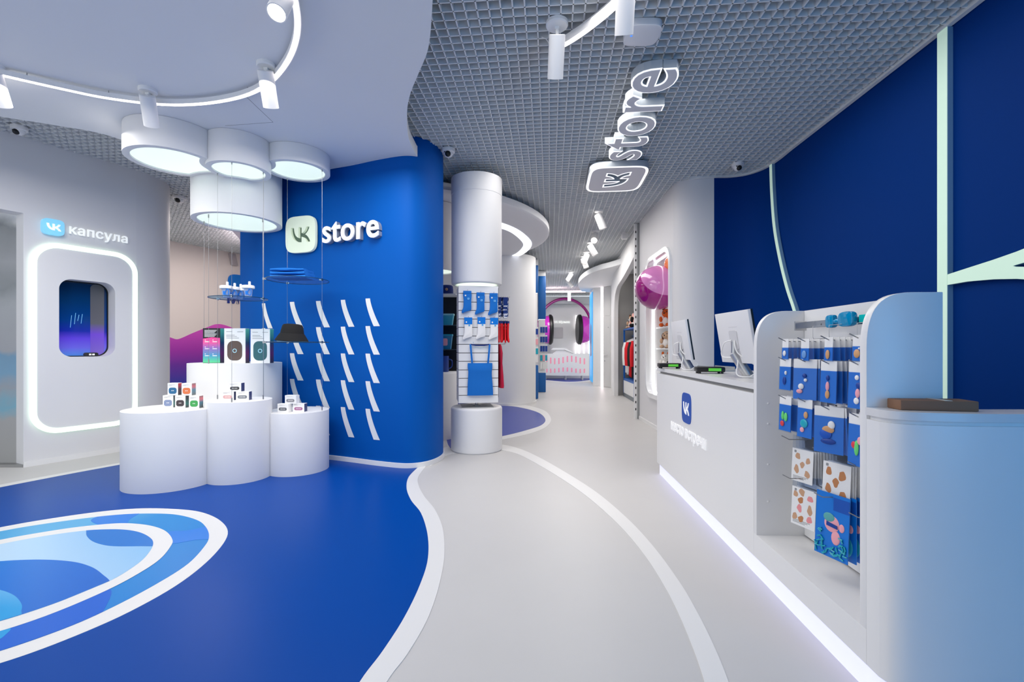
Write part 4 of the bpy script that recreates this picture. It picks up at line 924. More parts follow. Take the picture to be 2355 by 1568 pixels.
R2 = [('blue card packet in front on the first hook of the second row', 6, [(0, -.1, .012, .02, CNV), (.01, -.06, .008, .01, CW)]), ('wide blue packet with pink and white charms, second hook of the second row', 5, [(.0, -.065, .010, .010, CNV), (.005, -.085, .008, .008, CW), (-.015, -.115, .013, .014, CW), (-.022, -.138, .014, .01, SKIN)]),
      ('blue packet with a pink and tan charm chain, third hook of the second row', 9, [(0, -.06, .008, .012, CNV), (0, -.095, .009, .02, SKIN), (0, -.13, .011, .018, TANC)]), ('blue packet with white and pink charms on the hook nearest the camera, second row', 4, [(.0, -.05, .009, .01, CW), (.008, -.08, .012, .012, CNV), (.005, -.11, .01, .018, SKIN), (0, -.14, .012, .013, CW)])]
for k, (lab, n, ch) in enumerate(R2):
    kw = dict(bigB); kw['w_'] = .105 if k == 1 else .085; kw['h_'] = (.145, .175, .165, .17)[k]
    stack(2, k, n, lab, 'b', 'blue card packet behind the front one on the %s hook of the second row' % ORD[k], kw, ch, dn=.02 if k == 2 else .028, rz0=.45 if k == 1 else .05)
R3 = [('blue packet with green and red charms, first hook of the third row', 4, [(.01, -.09, .012, .022, CGR), (-.012, -.085, .009, .022, CGR), (-.015, -.125, .014, .014, CRD)]), ('blue packet with a teal cord charm, second hook of the third row', 4, [(.01, -.06, .012, .016, TANC), (.0, -.1, .022, .02, CTL), (-.01, -.13, .012, .012, SKIN)]),
      ('wide blue packet with a blue logo patch, third hook of the third row', 5, [(.012, -.065, .014, .018, CW), (0, -.085, .024, .016, TANC), (-.01, -.105, .024, .022, mat('logo_patch', (0, 84, 190), .4)), (0, -.135, .03, .012, CNV)]), ('blue packet with a bright green charm on the hook nearest the camera, third row', 3, [(.015, -.09, .012, .016, SKIN), (0, -.12, .010, .03, CGR), (-.012, -.11, .012, .014, CRD)])]
for k, (lab, n, ch) in enumerate(R3):
    kw = dict(bigB); kw['w_'] = .115 if k == 2 else .085; kw['h_'] = (.16, .165, .185, .19)[k]
    stack(3, k, n, lab, 'b', 'blue packet behind the front one on the %s hook of the third row' % ORD[k], kw, ch, dn=.036, rz0=.5 if k == 2 else .08)
BROWN = mat('sticker_brown', (196, 130, 80), .5); TAN2 = mat('sticker_tan', (206, 160, 124), .5); PNK = mat('sticker_pink', (240, 150, 150), .5); INK = mat('print_grey', (150, 150, 150), .6)
def sticker_pack(label, w_, h_, spots, group, strip=.05):
    t = thing('sticker_sheet', label, 'sticker sheet', (0, 0, 0), group=group)
    F_ = frame((0, 0, 0), (0, -1, 0), (0, 0, 1), (-1, 0, 0))
    mb = MB(); mb.prism([(-w_/2, -strip), (w_/2, -strip), (w_/2, .014), (-w_/2, .014)], -.0008, .0008, F_); mb.build('hang_strip', BAG, t, smooth=False)
    mb = MB(); mb.prism([(-w_/2, -h_), (w_/2, -h_), (w_/2, -strip), (-w_/2, -strip)], -.0012, .0012, F_); mb.build('sheet', PAPER, t, smooth=False)
    for (u, v, a, b, m) in spots:
        k = [(a*(1+.18*math.sin(3*x+u*90))*math.cos(x)+u, b*(1+.2*math.cos(2*x+v*70))*math.sin(x)+v) for x in [2*PI*i/18 for i in range(18)]]
        mb = MB(); mb.prism(k, .0012, .0018, F_); mb.build('sticker', m, t, smooth=False)
    if spots:
        mb = MB()
        for i in range(3): mb.prism([(-w_*.42, -h_+.012+.006*i), (w_*(.1+.1*i), -h_+.012+.006*i), (w_*(.1+.1*i), -h_+.0145+.006*i), (-w_*.42, -h_+.0145+.006*i)], .0012, .0016, F_)
        mb.prism(rrect(.012, .012, .003, 3, w_*.3-w_*.65, -strip-.014), .0012, .0016, F_); mb.build('printed_lettering', INK, t, smooth=False)
    return t
def sheet_stack(row, k, n, lab, rest, w_, h_, spots, n0=.125, dn=.0125, rz=.3):
    Y, z = HK[row][k]; g = 'sticker sheets on the display unit'
    f = sticker_pack(lab, w_, h_, spots, g); place(f, Y, z, n0, rz, .06)
    proto = None
    for j in range(1, n):
        if proto is None: proto = sticker_pack(rest, w_, h_-.002, [], g); q = proto
        else: q = dup(proto)
        place(q, Y, z, n0+dn*j, rz*.75+random.uniform(-.05, .05), random.uniform(-.02, .05)-.01*j)
sheet_stack(4, 0, 8, 'white sticker sheet with tan animal stickers, first hook of the fourth row', 'white sticker sheet behind the front one on the first hook of the fourth row', .115, .21,
            [(-.025, -.085, .013, .018, TAN2), (.03, -.1, .011, .017, TAN2), (.0, -.125, .012, .014, TAN2), (-.03, -.15, .013, .02, TAN2), (.028, -.165, .014, .018, TAN2)])
sheet_stack(4, 1, 8, 'white sticker sheet with brown boot shaped stickers, second hook of the fourth row', 'white sticker sheet behind the front one on the second hook of the fourth row', .125, .24,
            [(-.035, -.09, .012, .022, BROWN), (.025, -.1, .015, .024, BROWN), (-.002, -.135, .014, .018, BROWN), (-.035, -.165, .013, .022, BROWN), (.03, -.185, .016, .024, BROWN)])
sheet_stack(5, 0, 4, 'white sheet of tan and pink stickers, first hook of the bottom row', 'white sticker sheet behind the front one on the first hook of the bottom row', .13, .235,
            [(-.045, -.085, .012, .017, TAN2), (-.01, -.07, .015, .018, TAN2), (.035, -.09, .015, .016, PNK), (-.015, -.11, .014, .016, BROWN), (-.02, -.15, .013, .018, PNK), (.035, -.145, .013, .022, TAN2), (-.045, -.195, .013, .018, TAN2), (-.01, -.2, .014, .016, BROWN), (.035, -.19, .014, .018, PNK)])
Y, z = HK[5][1]
def pouch(label, detail):
    t = thing('gift_pouch', label, 'packet', (0, 0, 0), group='big blue pouches on the display unit'); F_ = frame((0, 0, 0), (0, -1, 0), (0, 0, 1), (-1, 0, 0)); w_, h_ = .15, .26
    mb = MB(); mb.prism([(-w_/2, -h_), (w_/2, -h_), (w_/2, .014), (-w_/2, .014)], -.002, .002, F_); mb.build('card', CARD_BLUE, t, smooth=False)
    mb = MB(); mb.prism([(.005, -.055), (w_/2, -.055), (w_/2, -.0), (.005, -.0)], .002, .003, F_); mb.build('flap', mat('card_blue_flap', (0, 80, 178), .35), t, smooth=False)
    if detail:
        mb = MB(); mb.prism([(x*.036+.0, y*.045-.115) for x, y in squircle(1, 1, 3)], .002, .004, F_) if False else mb.ell(F_(.0, -.115, .002), (.004, .034, .036), 20, 10); mb.ell(F_(.02, -.17, .002), (.004, .02, .03), 16, 8); mb.build('print_figure', SKIN, t)
        mb = MB(); mb.ell(F_(-.012, -.09, .004), (.004, .026, .02), 16, 8); mb.build('print_mane', mat('print_teal', (90, 170, 170), .5), t)
        mb = MB(); mb.ell(F_(.045, -.12, .003), (.003, .012, .018), 12, 8); mb.build('print_hand', SKIN, t)
        mb = MB(); mb.prism([(-.02, -.125), (.03, -.13), (.028, -.115), (-.02, -.108)], .0065, .008, F_); mb.build('print_glasses', CNV, t, smooth=False)
        mb = MB(); rnd = random.Random(3)
        for i in range(46):
            u, v = rnd.uniform(-.07, .068), rnd.uniform(-.25, -.212)
            if i > 30: u = rnd.choice([-.05, .05])+rnd.uniform(-.014, .014); v = rnd.uniform(-.22, -.15)
            c = F_(u, v, .006); a = rnd.uniform(0, PI); mb.tube([c+Vector((0, math.cos(a)*.009, math.sin(a)*.009)), c, c-Vector((0, math.cos(a)*.009, math.sin(a)*.009))], .0032, 6)
        mb.build('chain', CTL, t)
    else:
        mb = MB(); mb.ell(F_(.05, -.12, .002), (.003, .012, .018), 12, 8); mb.build('print_hand', SKIN, t)
        mb = MB(); mb.ell(F_(.03, -.2, .002), (.006, .03, .045), 12, 8); mb.build('chain', CTL, t)
    return t
f = pouch('big blue pouch with a pink figure print and teal chain, front of the bottom row', True); place(f, Y, z, .10, .3, .06)
proto = pouch('big blue pouch with a teal chain behind the front one in the bottom row', False); place(proto, Y, z, .13, .2, .0)
for j in range(1, 4): q = dup(proto); place(q, Y, z, .13+.03*j, .12+.04*j, -.01*j)
# glasses on a rail at the top of the unit
t = thing('metal_rail', 'flat steel rail across the top of the display unit', 'rail', tuple(GF(.5, .2, 1.375)))
mb = MB(); gbox(mb, .05, .75, .20, .206, 1.352, 1.385); gbox(mb, .74, .75, .15, .206, 1.34, 1.388); gbox(mb, .1, .11, .2, .25, 1.36, 1.37); gbox(mb, .6, .61, .2, .25, 1.36, 1.37); mb.build('bar', CHROME, t, True, smooth=False)
mb = MB()
for tt in (.2, .38, .5):
    for n_ in (.10,): mb.tube([GF(tt, .2, 1.36), GF(tt, .1, 1.35), GF(tt, .1, 1.30), GF(tt+.02, .12, 1.28)], .0015, 5)
mb.build('wire_hanger', mat('wire_white', (215, 215, 215), .4), t, True)
TB = mat('clear_teal', (0, 140, 190), .08, spec=.6); TB2 = mat('clear_turquoise', (20, 190, 185), .1, spec=.6)
t = thing('goggles', 'glossy blue goggles resting on the steel rail of the display unit', 'goggles', tuple(GF(.40, .17, 1.365)))
for k, (tt, w_, h_) in enumerate([(.47, .03, .03), (.36, .05, .033)]):
    mb = MB(); R = Matrix(((GN.x, GD.x, 0), (GN.y, GD.y, 0), (0, 0, 1)));
    p = squircle(w_*2, h_*2, 3.4, 28); F_ = frame(GF(tt, .165, 1.372+.004*k), -GD, (0, 0, 1), -GN); mb.prism(p, -.012, .012, F_); mb.build('lens_pod', TB, t, True, bevel=.006)
mb = MB(); mb.ell(GF(.425, .165, 1.37), (.012, .03, .012)); mb.build('bridge', TB, t, True)
t = thing('turquoise_strap', 'bright turquoise strap lying on the rail beside the blue goggles', 'strap', tuple(GF(.2, .17, 1.37)))
mb = MB(); F_ = frame(GF(.17, .178, 1.372), -GD, (0, 0, 1), -GN); mb.prism([(-.13, -.014), (.06, -.02), (.13, -.03), (.15, .03), (.06, .026), (-.13, .018)], -.006, .006, F_); mb.build('band', TB2, t, True, bevel=.003)
# ================================================================ plinths with goods, and shelves hung over them
def plinth(label, cx, cy, r, h, group, others=()):
    t = thing('display_plinth', label, 'plinth', (cx, cy, 0), group=group); L = cut(circ(cx, cy, r), others); W_ = lambda u, v, q: Vector((u, v, q))
    mb = MB(); flat(mb, [L], 0, h, W_); mb.build('drum', WHITE, t, True, bevel=.022, seg=4, ang=50); return t
gp_ = 'round white plinths standing together on the blue floor'
QA, QB, QC, QD = (-3.17, 4.31, .38), (-2.645, 4.47, .285), (-2.21, 4.755, .30), (-3.0, 5.02, .445)
plinth('wide white plinth, leftmost, with the pyramid of five speaker boxes', *QA, .69, gp_, (QB, QD))
plinth('narrow white plinth in the middle with three clock boxes', *QB, .75, gp_, (QD,))
plinth('lowest white plinth, against the blue partition, with three clock boxes', *QC, .61, gp_, (QB, QD))
plinth('tallest white plinth at the back with three big speaker boxes', *QD, 1.09, gp_)
PRN = mat('print_dark', (84, 84, 90), .5)
def pill(w_, h_, r, cz): return rrect(w_, h_, r, 6, 0, cz)
def product(name, label, loc, rz, w_, d, h_, dev, side, kind, group, base=PAPER):
    t = thing(name, label, 'box', loc, rz, group)
    mb = MB(); mb.box(-w_/2, w_/2, -d/2, d/2, 0, h_); mb.build('carton', base, t, bevel=.0015, seg=1)
    FR = frame((0, -d/2, 0), (1, 0, 0), (0, 0, 1), (0, -1, 0)); SR = frame((w_/2, 0, 0), (0, 1, 0), (0, 0, 1), (1, 0, 0))
    if kind == 'clock': shp = pill(w_*.72, h_*.36, h_*.175, h_*.38)
    elif kind == 'mini': shp = pill(w_*.74, h_*.5, h_*.17, h_*.38)
    elif kind == 'big': shp = pill(w_*.70, h_*.56, w_*.27, h_*.36)
    if kind != 'back':
        mb = MB(); mb.prism(shp, .0004, .002, FR); p_ = mb.build('speaker_print', dev, t, smooth=False)
        mb = MB()
        if kind == 'big': flat(mb, [[(.022*math.cos(a), h_*.36+.022*math.sin(a)) for a in [2*PI*i/24 for i in range(24)]], [(.016*math.cos(a), h_*.36+.016*math.sin(a)) for a in [2*PI*i/24 for i in range(24)]]], .002, .0026, FR)
        elif kind == 'mini':
            for u in (-.07, .07): mb.prism([(w_*u-.004, h_*.36), (w_*u+.004, h_*.36), (w_*u+.004, h_*.42), (w_*u-.004, h_*.42)], .002, .0026, FR)
        else:
            for u in (-.17, -.06, .06, .17): mb.prism([(w_*u-.003, h_*.33), (w_*u+.003, h_*.33), (w_*u+.003, h_*.44), (w_*u-.003, h_*.44)], .002, .0026, FR)
        mb.build('display_digits', mat('digit_glow', (170, 225, 250), .4, emit=.1) if kind == 'big' else PAPER, p_, smooth=False)
        mb = MB()
        for i, (a, b, hh) in enumerate([(-.40, -.12, .9), (.12, .4, .895), (-.40, .0, .80), (-.40, .1, .76), (-.40, .2, .715)] if kind == 'big' else [(-.36, .2, .86), (-.36, -.05, .80)]): mb.prism([(w_*a, h_*hh), (w_*b, h_*hh), (w_*b, h_*(hh+.012)), (w_*a, h_*(hh+.012))], .0004, .0012, FR)
        mb.build('printed_lettering', INK, t, smooth=False)
    else:
        mb = MB(); mb.prism([(-w_*.49, h_*.01), (w_*.49, h_*.01), (w_*.49, h_*.72), (0, h_*.74), (-w_*.49, h_*.70)], .0004, .001, FR); mb.build('colour_print', dev, t, smooth=False)
        mb = MB()
        for i in range(6): mb.prism([(-w_*.4, h_*(.93-.035*i)), (w_*(.3-.06*(i % 3)), h_*(.93-.035*i)), (w_*(.3-.06*(i % 3)), h_*(.945-.035*i)), (-w_*.4, h_*(.945-.035*i))], .0004, .0012, FR)
        for i in range(3):
            for u in (-.38, .06): mb.prism([(w_*u, h_*(.2+.2*i)), (w_*(u+.26), h_*(.2+.2*i)), (w_*(u+.26), h_*(.222+.2*i)), (w_*u, h_*(.222+.2*i))], .001, .0014, FR); mb.prism([(w_*u, h_*(.25+.2*i)), (w_*(u+.06), h_*(.25+.2*i)), (w_*(u+.06), h_*(.27+.2*i)), (w_*u, h_*(.27+.2*i))], .001, .0014, FR)
        mb.build('printed_lettering', PAPER, t, smooth=False)
    mb = MB(); mb.prism([(-d/2+.002, .002), (d/2-.002, .002), (d/2-.002, h_-.002), (-d/2+.002, h_-.002)], .0003, .001, SR); mb.build('side_print', side, t, smooth=False)
    return t
SIDE_RED = gradmat('side_red', 'Z', 0, .12, [(0, (20, 14, 26)), (.5, (70, 16, 50)), (.9, (200, 20, 60)), (1, (60, 14, 40))], .4)
SIDE_TEAL = gradmat('side_teal', 'Z', 0, .12, [(0, (60, 50, 60)), (.3, (0, 120, 110)), (.7, (10, 40, 60)), (1, (14, 16, 26))], .4)
SIDE_GREY = gradmat('side_grey', 'Z', 0, .12, [(0, (110, 108, 104)), (.45, (90, 140, 160)), (.7, (220, 110, 120)), (1, (120, 112, 110))], .4)
SIDE_BIG = gradmat('side_big', 'Z', 0, .36, [(0, (60, 64, 70)), (.3, (120, 40, 110)), (.6, (10, 70, 110)), (1, (90, 200, 170))], .4)
PRINT_GRAD = gradmat('back_print', 'Z', 0, .27, [(0, (96, 215, 140)), (.3, (70, 150, 190)), (.6, (150, 110, 190)), (.8, (235, 90, 160)), (1, (240, 70, 150))], .4)
ga = 'small speaker boxes in a pyramid on the wide plinth'; zA = .69
S_ = dict(w_=.092, d=.062, h_=.115, kind='mini', group=ga)
def PX(px, Y, z): return ((px-CX)/FPX*Y, Y, z)
def dev(n, c): return mat('speaker_'+n, c, .45)
product('speaker_box', 'small white box with a grey blue speaker print, bottom row left end of the pyramid', PX(391, 4.36, zA), .12, dev=dev('greyblue', (130, 145, 180)), side=SIDE_TEAL, **S_)
product('speaker_box', 'small white box with a dark speaker print, middle of the bottom row of the pyramid', PX(419, 4.34, zA), .10, dev=dev('dark', (62, 52, 58)), side=SIDE_TEAL, **S_)
product('speaker_box', 'small white box with a green speaker print, bottom row of the pyramid', PX(451, 4.31, zA), .06, dev=dev('green', (60, 160, 80)), side=SIDE_GREY, **S_)
product('speaker_box', 'small white box with a blue speaker print, upper row of the pyramid', PX(402, 4.36, zA+.115), .10, dev=dev('blue', (40, 105, 150)), side=SIDE_RED, **S_)
product('speaker_box', 'small white box with an orange speaker print, upper row of the pyramid', PX(434, 4.34, zA+.115), .06, dev=dev('orange', (225, 120, 70)), side=SIDE_GREY, **S_)
gb = 'clock boxes on the narrow plinth'; S_ = dict(w_=.118, d=.062, h_=.083, kind='clock')
SIDE_CLK = mat('side_navy', (60, 66, 110), .4); SIDE_W = PAPER
product('clock_box', 'white box with a pink clock print, bottom left on the narrow plinth', PX(528, 4.44, .75), 0, dev=dev('pink', (215, 165, 165)), side=SIDE_CLK, group=gb, **S_)
product('clock_box', 'white box with a grey clock print, bottom right on the narrow plinth', PX(561, 4.44, .75), .1, dev=dev('grey', (120, 124, 132)), side=SIDE_CLK, group=gb, **S_)
product('clock_box', 'box with a black clock print lying on top of the pair on the narrow plinth', PX(544, 4.44, .833), .05, dev=dev('black', (52, 50, 50)), side=SIDE_CLK, group=gb, **S_)
gc = 'clock boxes on the lowest plinth'
product('clock_box', 'white box with a slate clock print, bottom left on the lowest plinth', PX(655, 4.62, .61), -.15, dev=dev('slate', (84, 88, 96)), side=SIDE_W, group=gc, **S_)
product('clock_box', 'white box with a mauve clock print, bottom right on the lowest plinth', PX(690, 4.65, .61), -.05, dev=dev('mauve', (165, 100, 145)), side=SIDE_CLK, group=gc, **S_)
product('clock_box', 'white box with a pale grey clock print on top, on the lowest plinth', PX(672, 4.64, .693), -.1, dev=dev('palegrey', (140, 138, 142)), side=SIDE_W, group=gc, **S_)
gd = 'big speaker boxes on the tallest plinth'
product('speaker_box', 'tall box with a black and rainbow back, left on the tallest plinth', PX(492, 4.93, 1.09), .0, .185, .08, .37, PRINT_GRAD, SIDE_BIG, 'back', gd, mat('carton_black', (28, 26, 32), .45))
product('speaker_box', 'tall white box with a brown round speaker print, middle of the tallest plinth', PX(545, 4.86, 1.09), -.02, .225, .075, .365, dev('brown', (92, 76, 70)), SIDE_BIG, 'big', gd)
product('speaker_box', 'tall white box with a dark green speaker print, right end of the tallest plinth', PX(603, 4.86, 1.09), -.02, .205, .075, .36, dev('petrol', (44, 98, 106)), SIDE_BIG, 'big', gd)
# tiny clock speaker on the sill of the capsule niche
t = thing('clock_speaker', 'small dark clock speaker on the sill of the capsule window', 'speaker', tuple(CF(ncx+.05, ncz-nh/2+.001, -.05)), math.atan2(cd.y, cd.x))
mb = MB(); mb.prism(rrect(.13, .045, .022, 6, 0, .023), -.02, .02, frame((0, 0, 0), (1, 0, 0), (0, 0, 1), (0, -1, 0))); mb.build('case', DARK, t, bevel=.004)
mb = MB()
for u in (-.02, -.008, .01, .022): mb.prism([(u-.004, .014), (u+.004, .014), (u+.004, .032), (u-.004, .032)], .0205, .0212, frame((0, 0, 0), (1, 0, 0), (0, 0, 1), (0, -1, 0)))
mb.build('digits', LIT, t, smooth=False)
# glass shelves hung on wires
def shelf(label, cx, cy, z, r, wires, ztop, zbot, own):
    t = thing('glass_shelf', label, 'shelf', (cx, cy, z), group='round glass shelves hung on wires')
    mb = MB(); mb.lathe([(0, 0), (r, 0), (r, .008), (0, .008)], (0, 0, 0), 56); mb.build('glass_disc', GLASS, t)
    mb = MB(); mb.lathe([(r, .001), (r+.0035, .001), (r+.0035, .007), (r, .007), (r, .001)], (0, 0, 0), 56, caps=False); mb.build('glass_edge', mat('glass_edge', (20, 60, 90), .2), t)
    for (x, y) in wires:
        if own:
            mb = MB(); mb.tube([(x-cx, y-cy, zbot-z), (x-cx, y-cy, ztop-z)], .0014, 6); mb.tube([(x-cx, y-cy, ztop-z-.03), (x-cx, y-cy, ztop-z)], .005, 8); mb.tube([(x-cx, y-cy, zbot-z), (x-cx, y-cy, zbot-z+.04)], .006, 8); mb.build('wire', STEEL, t)
        mb = MB(); mb.tube([(x-cx, y-cy, -.008), (x-cx, y-cy, .016)], .011, 10); mb.box(min(x-cx, (x-cx)*.9), max(x-cx, (x-cx)*.9), y-cy-.006, y-cy+.006, -.004, .012); mb.build('clip', CHROME, t)
    return t
WB_ = [(-2.875, 4.50), (-2.575, 4.235), (-2.415, 4.475)]; WC_ = [(-2.505, 4.65), (-1.945, 4.72), (-2.42, 4.965)]
shelf('round glass shelf with the white lidded cups, over the narrow plinth', -2.645, 4.46, 1.725, .25, WB_, 2.965, .752, True)
shelf('upper round glass shelf with folded blue cloths, over the lowest plinth', -2.215, 4.77, 1.945, .30, WC_, 3.085, .612, True)
shelf('lower round glass shelf with the black bucket hat, over the lowest plinth', -2.215, 4.77, 1.305, .30, WC_, 3.085, .612, False)
for lab, x, y in [('left', -3.34, 5.0), ('front', -3.12, 4.74), ('right', -2.655, 4.91)]:
    t = thing('hanging_wire', 'thin steel wire from the lowest drum lamp to the tallest plinth, %s of three' % {'left': 'leftmost', 'front': 'middle', 'right': 'rightmost'}[lab], 'wire', (x, y, 1.09), group='wires over the tallest plinth')
    mb = MB(); mb.tube([(0, 0, 0), (0, 0, 1.54)], .0014, 6); mb.build('strand', STEEL, t); mb = MB(); mb.tube([(0, 0, 0), (0, 0, .045)], .006, 8); mb.tube([(0, 0, 1.50), (0, 0, 1.54)], .006, 8); mb.build('clamp', STEEL, t)
# cups
CUPM = glassmat('cup_clear', (225, 235, 250), .72, .05)
def cup(label, px, Y, hs=1):
    t = thing('lidded_cup', label, 'cup', PX(px, Y, 1.733), group='clear cups with white lids on the glass shelf')
    h = .098*hs
    mb = MB(); mb.lathe([(.030, 0), (.040, h), (.038, h), (.029, .004), (0, .004)], (0, 0, 0), 28); mb.build('cup_body', CUPM, t)
    mb = MB(); mb.lathe([(.052, h-.012), (.055, h-.008), (.055, h+.012), (.050, h+.018), (0, h+.018)], (0, 0, 0), 32); mb.build('lid', WHITE, t)
    mb = MB(); mb.lathe([(.011, h+.015), (.011, h+.052), (.008, h+.056), (0, h+.056)], (.012, 0, 0), 16); mb.build('spout', WHITE, t)
    mb = MB(); mb.lathe([(.036, .025), (.0395, .06), (.041, .06), (.0375, .025)], (0, 0, 0), 24, a0=-1.75, a1=-1.2); mb.build('cup_label', CARD_BLUE, t)
    mb = MB(); mb.tube(catmull([(.03, -.035, h-.01), (.05, -.04, h-.04), (.045, -.045, h-.08), (.02, -.048, h-.06), (.03, -.04, h-.02)], 6), .004, 6); mb.build('strap', FAB_BLUE, t)
    return t
cup('clear cup with a white lid at the left end of the glass shelf', 520, 4.44)
cup('clear cup with a white lid, second from the left on the glass shelf', 537, 4.53)
cup('clear cup with a white lid at the back of the glass shelf', 551, 4.60)
cup('clear cup with a white lid standing alone on the right of the glass shelf', 571, 4.42)
# folded cloths
def cloth(label, z, w_, x):
    t_ = thing('folded_cloth', label, 'folded cloth', (x, 4.74, z), -.03, group='folded blue cloths on the upper glass shelf')
    mb = MB(); N, M = 28, 16; vs = []; rnd = random.Random(int(z*1000)); ph = rnd.random()*6
    for j in range(M):
        a = 2*PI*j/M
        for i in range(N+1):
            u = -1+2*i/N; c, s = math.cos(a), math.sin(a); e = .55
            y = .12*math.copysign(abs(c)**e, c); z_ = .017+.0165*math.copysign(abs(s)**e, s)
            z_ += .004*math.sin(3.2*u+ph)*(1 if s > 0 else .15)
            vs.append((u*w_/2*(1-.03*abs(c)), y*(1-.02*math.sin(5*u+ph)), max(z_, 0)))
    mb.add(vs, [(j*(N+1)+i, j*(N+1)+i+1, ((j+1) % M)*(N+1)+i+1, ((j+1) % M)*(N+1)+i) for j in range(M) for i in range(N)]+[tuple(j*(N+1) for j in range(M)), tuple(j*(N+1)+N for j in range(M))])
    mb.build('cloth', FAB_BLUE, t_, ang=50)
xs = PX(675, 4.74, 0)[0]
cloth('folded blue cloth at the bottom of the stack on the glass shelf', 1.953, .37, xs); cloth('folded blue cloth in the middle of the stack on the glass shelf', 1.988, .36, xs-.005); cloth('folded blue cloth on top of the stack on the glass shelf', 2.023, .35, xs-.01)
# bucket hat
hx = PX(671, 4.72, 0)[0]
t = thing('bucket_hat', 'black bucket hat with a small white tag on the lower glass shelf', 'hat', (hx, 4.72, 1.3135))
mb = MB(); pr = [(.155, .018), (.150, .026), (.118, .078), (.112, .084), (.106, .12), (.097, .16), (.085, .176), (.05, .183), (0, .185)]
mb.lathe(pr, (0, 0, 0), 44); mb.xf(Matrix.Rotation(.06, 4, 'Y')); mb.build('crown', FAB_BLACK, t)
mb = MB(); mb.lathe([(.158, .005), (.16, .010), (.153, .024), (.118, .079), (.114, .078), (.148, .021), (.158, .005)], (0, 0, 0), 44, caps=False); mb.xf(Matrix.Rotation(.06, 4, 'Y')); mb.build('brim', FAB_BLACK, t)
mb = MB(); mb.lathe([(0, .0), (.135, .0), (.14, .012), (0, .012)], (0, 0, 0), 36); mb.build('lining_card', mat('lining_pale', (170, 200, 215), .8), t)
mb = MB(); a = -PI/2+.42; Rz = Matrix.Rotation(a+PI/2, 4, 'Z'); mb.prism([(-.009, .03), (.009, .03), (.009, .10), (-.009, .10)], 0, .003, frame((0, -.142, 0), (1, 0, 0), (0, .42, .9), (0, -.9, .3))); mb.xf(Rz); mb.build('tag', FAB_WHITE, t, smooth=False)

# ================================================================ sock stand on the aisle
KX, KY, KR = -.437, 5.70, .17
lam = thing('drum_lamp', 'long white drum lamp hanging over the sock stand', 'ceiling lamp', (KX, KY, 2.02))
mb = MB(); mb.lathe([(.25, .04), (.255, .006), (.262, 0), (.29, 0), (.305, .012), (.31, .03), (.31, 1.09), (.3135, 1.092), (.3135, 1.30), (0, 1.30)], (0, 0, 0), 72); mb.build('shade', WHITE, lam)
mb = MB(); mb.lathe([(0, .014), (.253, .014), (.253, .03), (0, .03)], (0, 0, 0), 56); mb.build('diffuser', DIFF, lam)
ks = thing('slatted_stand', 'square white slatted stand of socks turning on a round white base', 'display stand', (KX, KY, 0), KR)
R = .03; h_ = .535; r_ = .315; pr = [(r_-.01, 0), (r_-.01, .01), (r_, .012), (r_, h_-R)]+[(r_-R+R*math.cos(a), h_-R+R*math.sin(a)) for a in [PI/2*i/6 for i in range(1, 7)]]+[(0, h_)]
mb = MB(); mb.lathe(pr, (0, 0, 0), 72); mb.build('base_drum', WHITE, ks, ang=50)
mb = MB(); mb.box(-.19, .19, -.19, .19, h_, h_+.006); mb.build('turn_plate', mat('plate_grey', (176, 176, 176), .4), ks, smooth=False)
mb = MB(); mb.lathe([(.05, h_+.006), (.05, h_+.016), (.02, h_+.02), (.02, .62)], (0, 0, 0), 24); mb.build('pole', CHROME, ks)
mb = MB(); KZ0, KZ1 = .60, 1.985; gz_ = [1.894-.1003*i for i in range(14) if 1.894-.1003*i > .62]; lv = [KZ1]+gz_+[KZ0]
for i in range(len(lv)-1): mb.box(-.235, .235, -.235, .235, lv[i+1]+(.004 if i < len(lv)-2 else 0), lv[i]-(.004 if i else 0))
mb.build('slat_panel', WHITE, ks, smooth=False)
mb = MB(); mb.box(-.226, .226, -.226, .226, KZ0+.01, KZ1-.01); mb.build('core', SHADOWGAP, ks, smooth=False)
mb = MB(); mb.box(.2355, .239, -.236, -.228, KZ0+.06, KZ1-.02); mb.build('corner_profile', BLACK, ks, smooth=False)
KM = Matrix.Translation((KX, KY, 0)) @ Matrix.Rotation(KR, 4, 'Z')
def kx(px): return (px-1104)*.00519
def kz(py): return 1.25+(800-py)*.00519
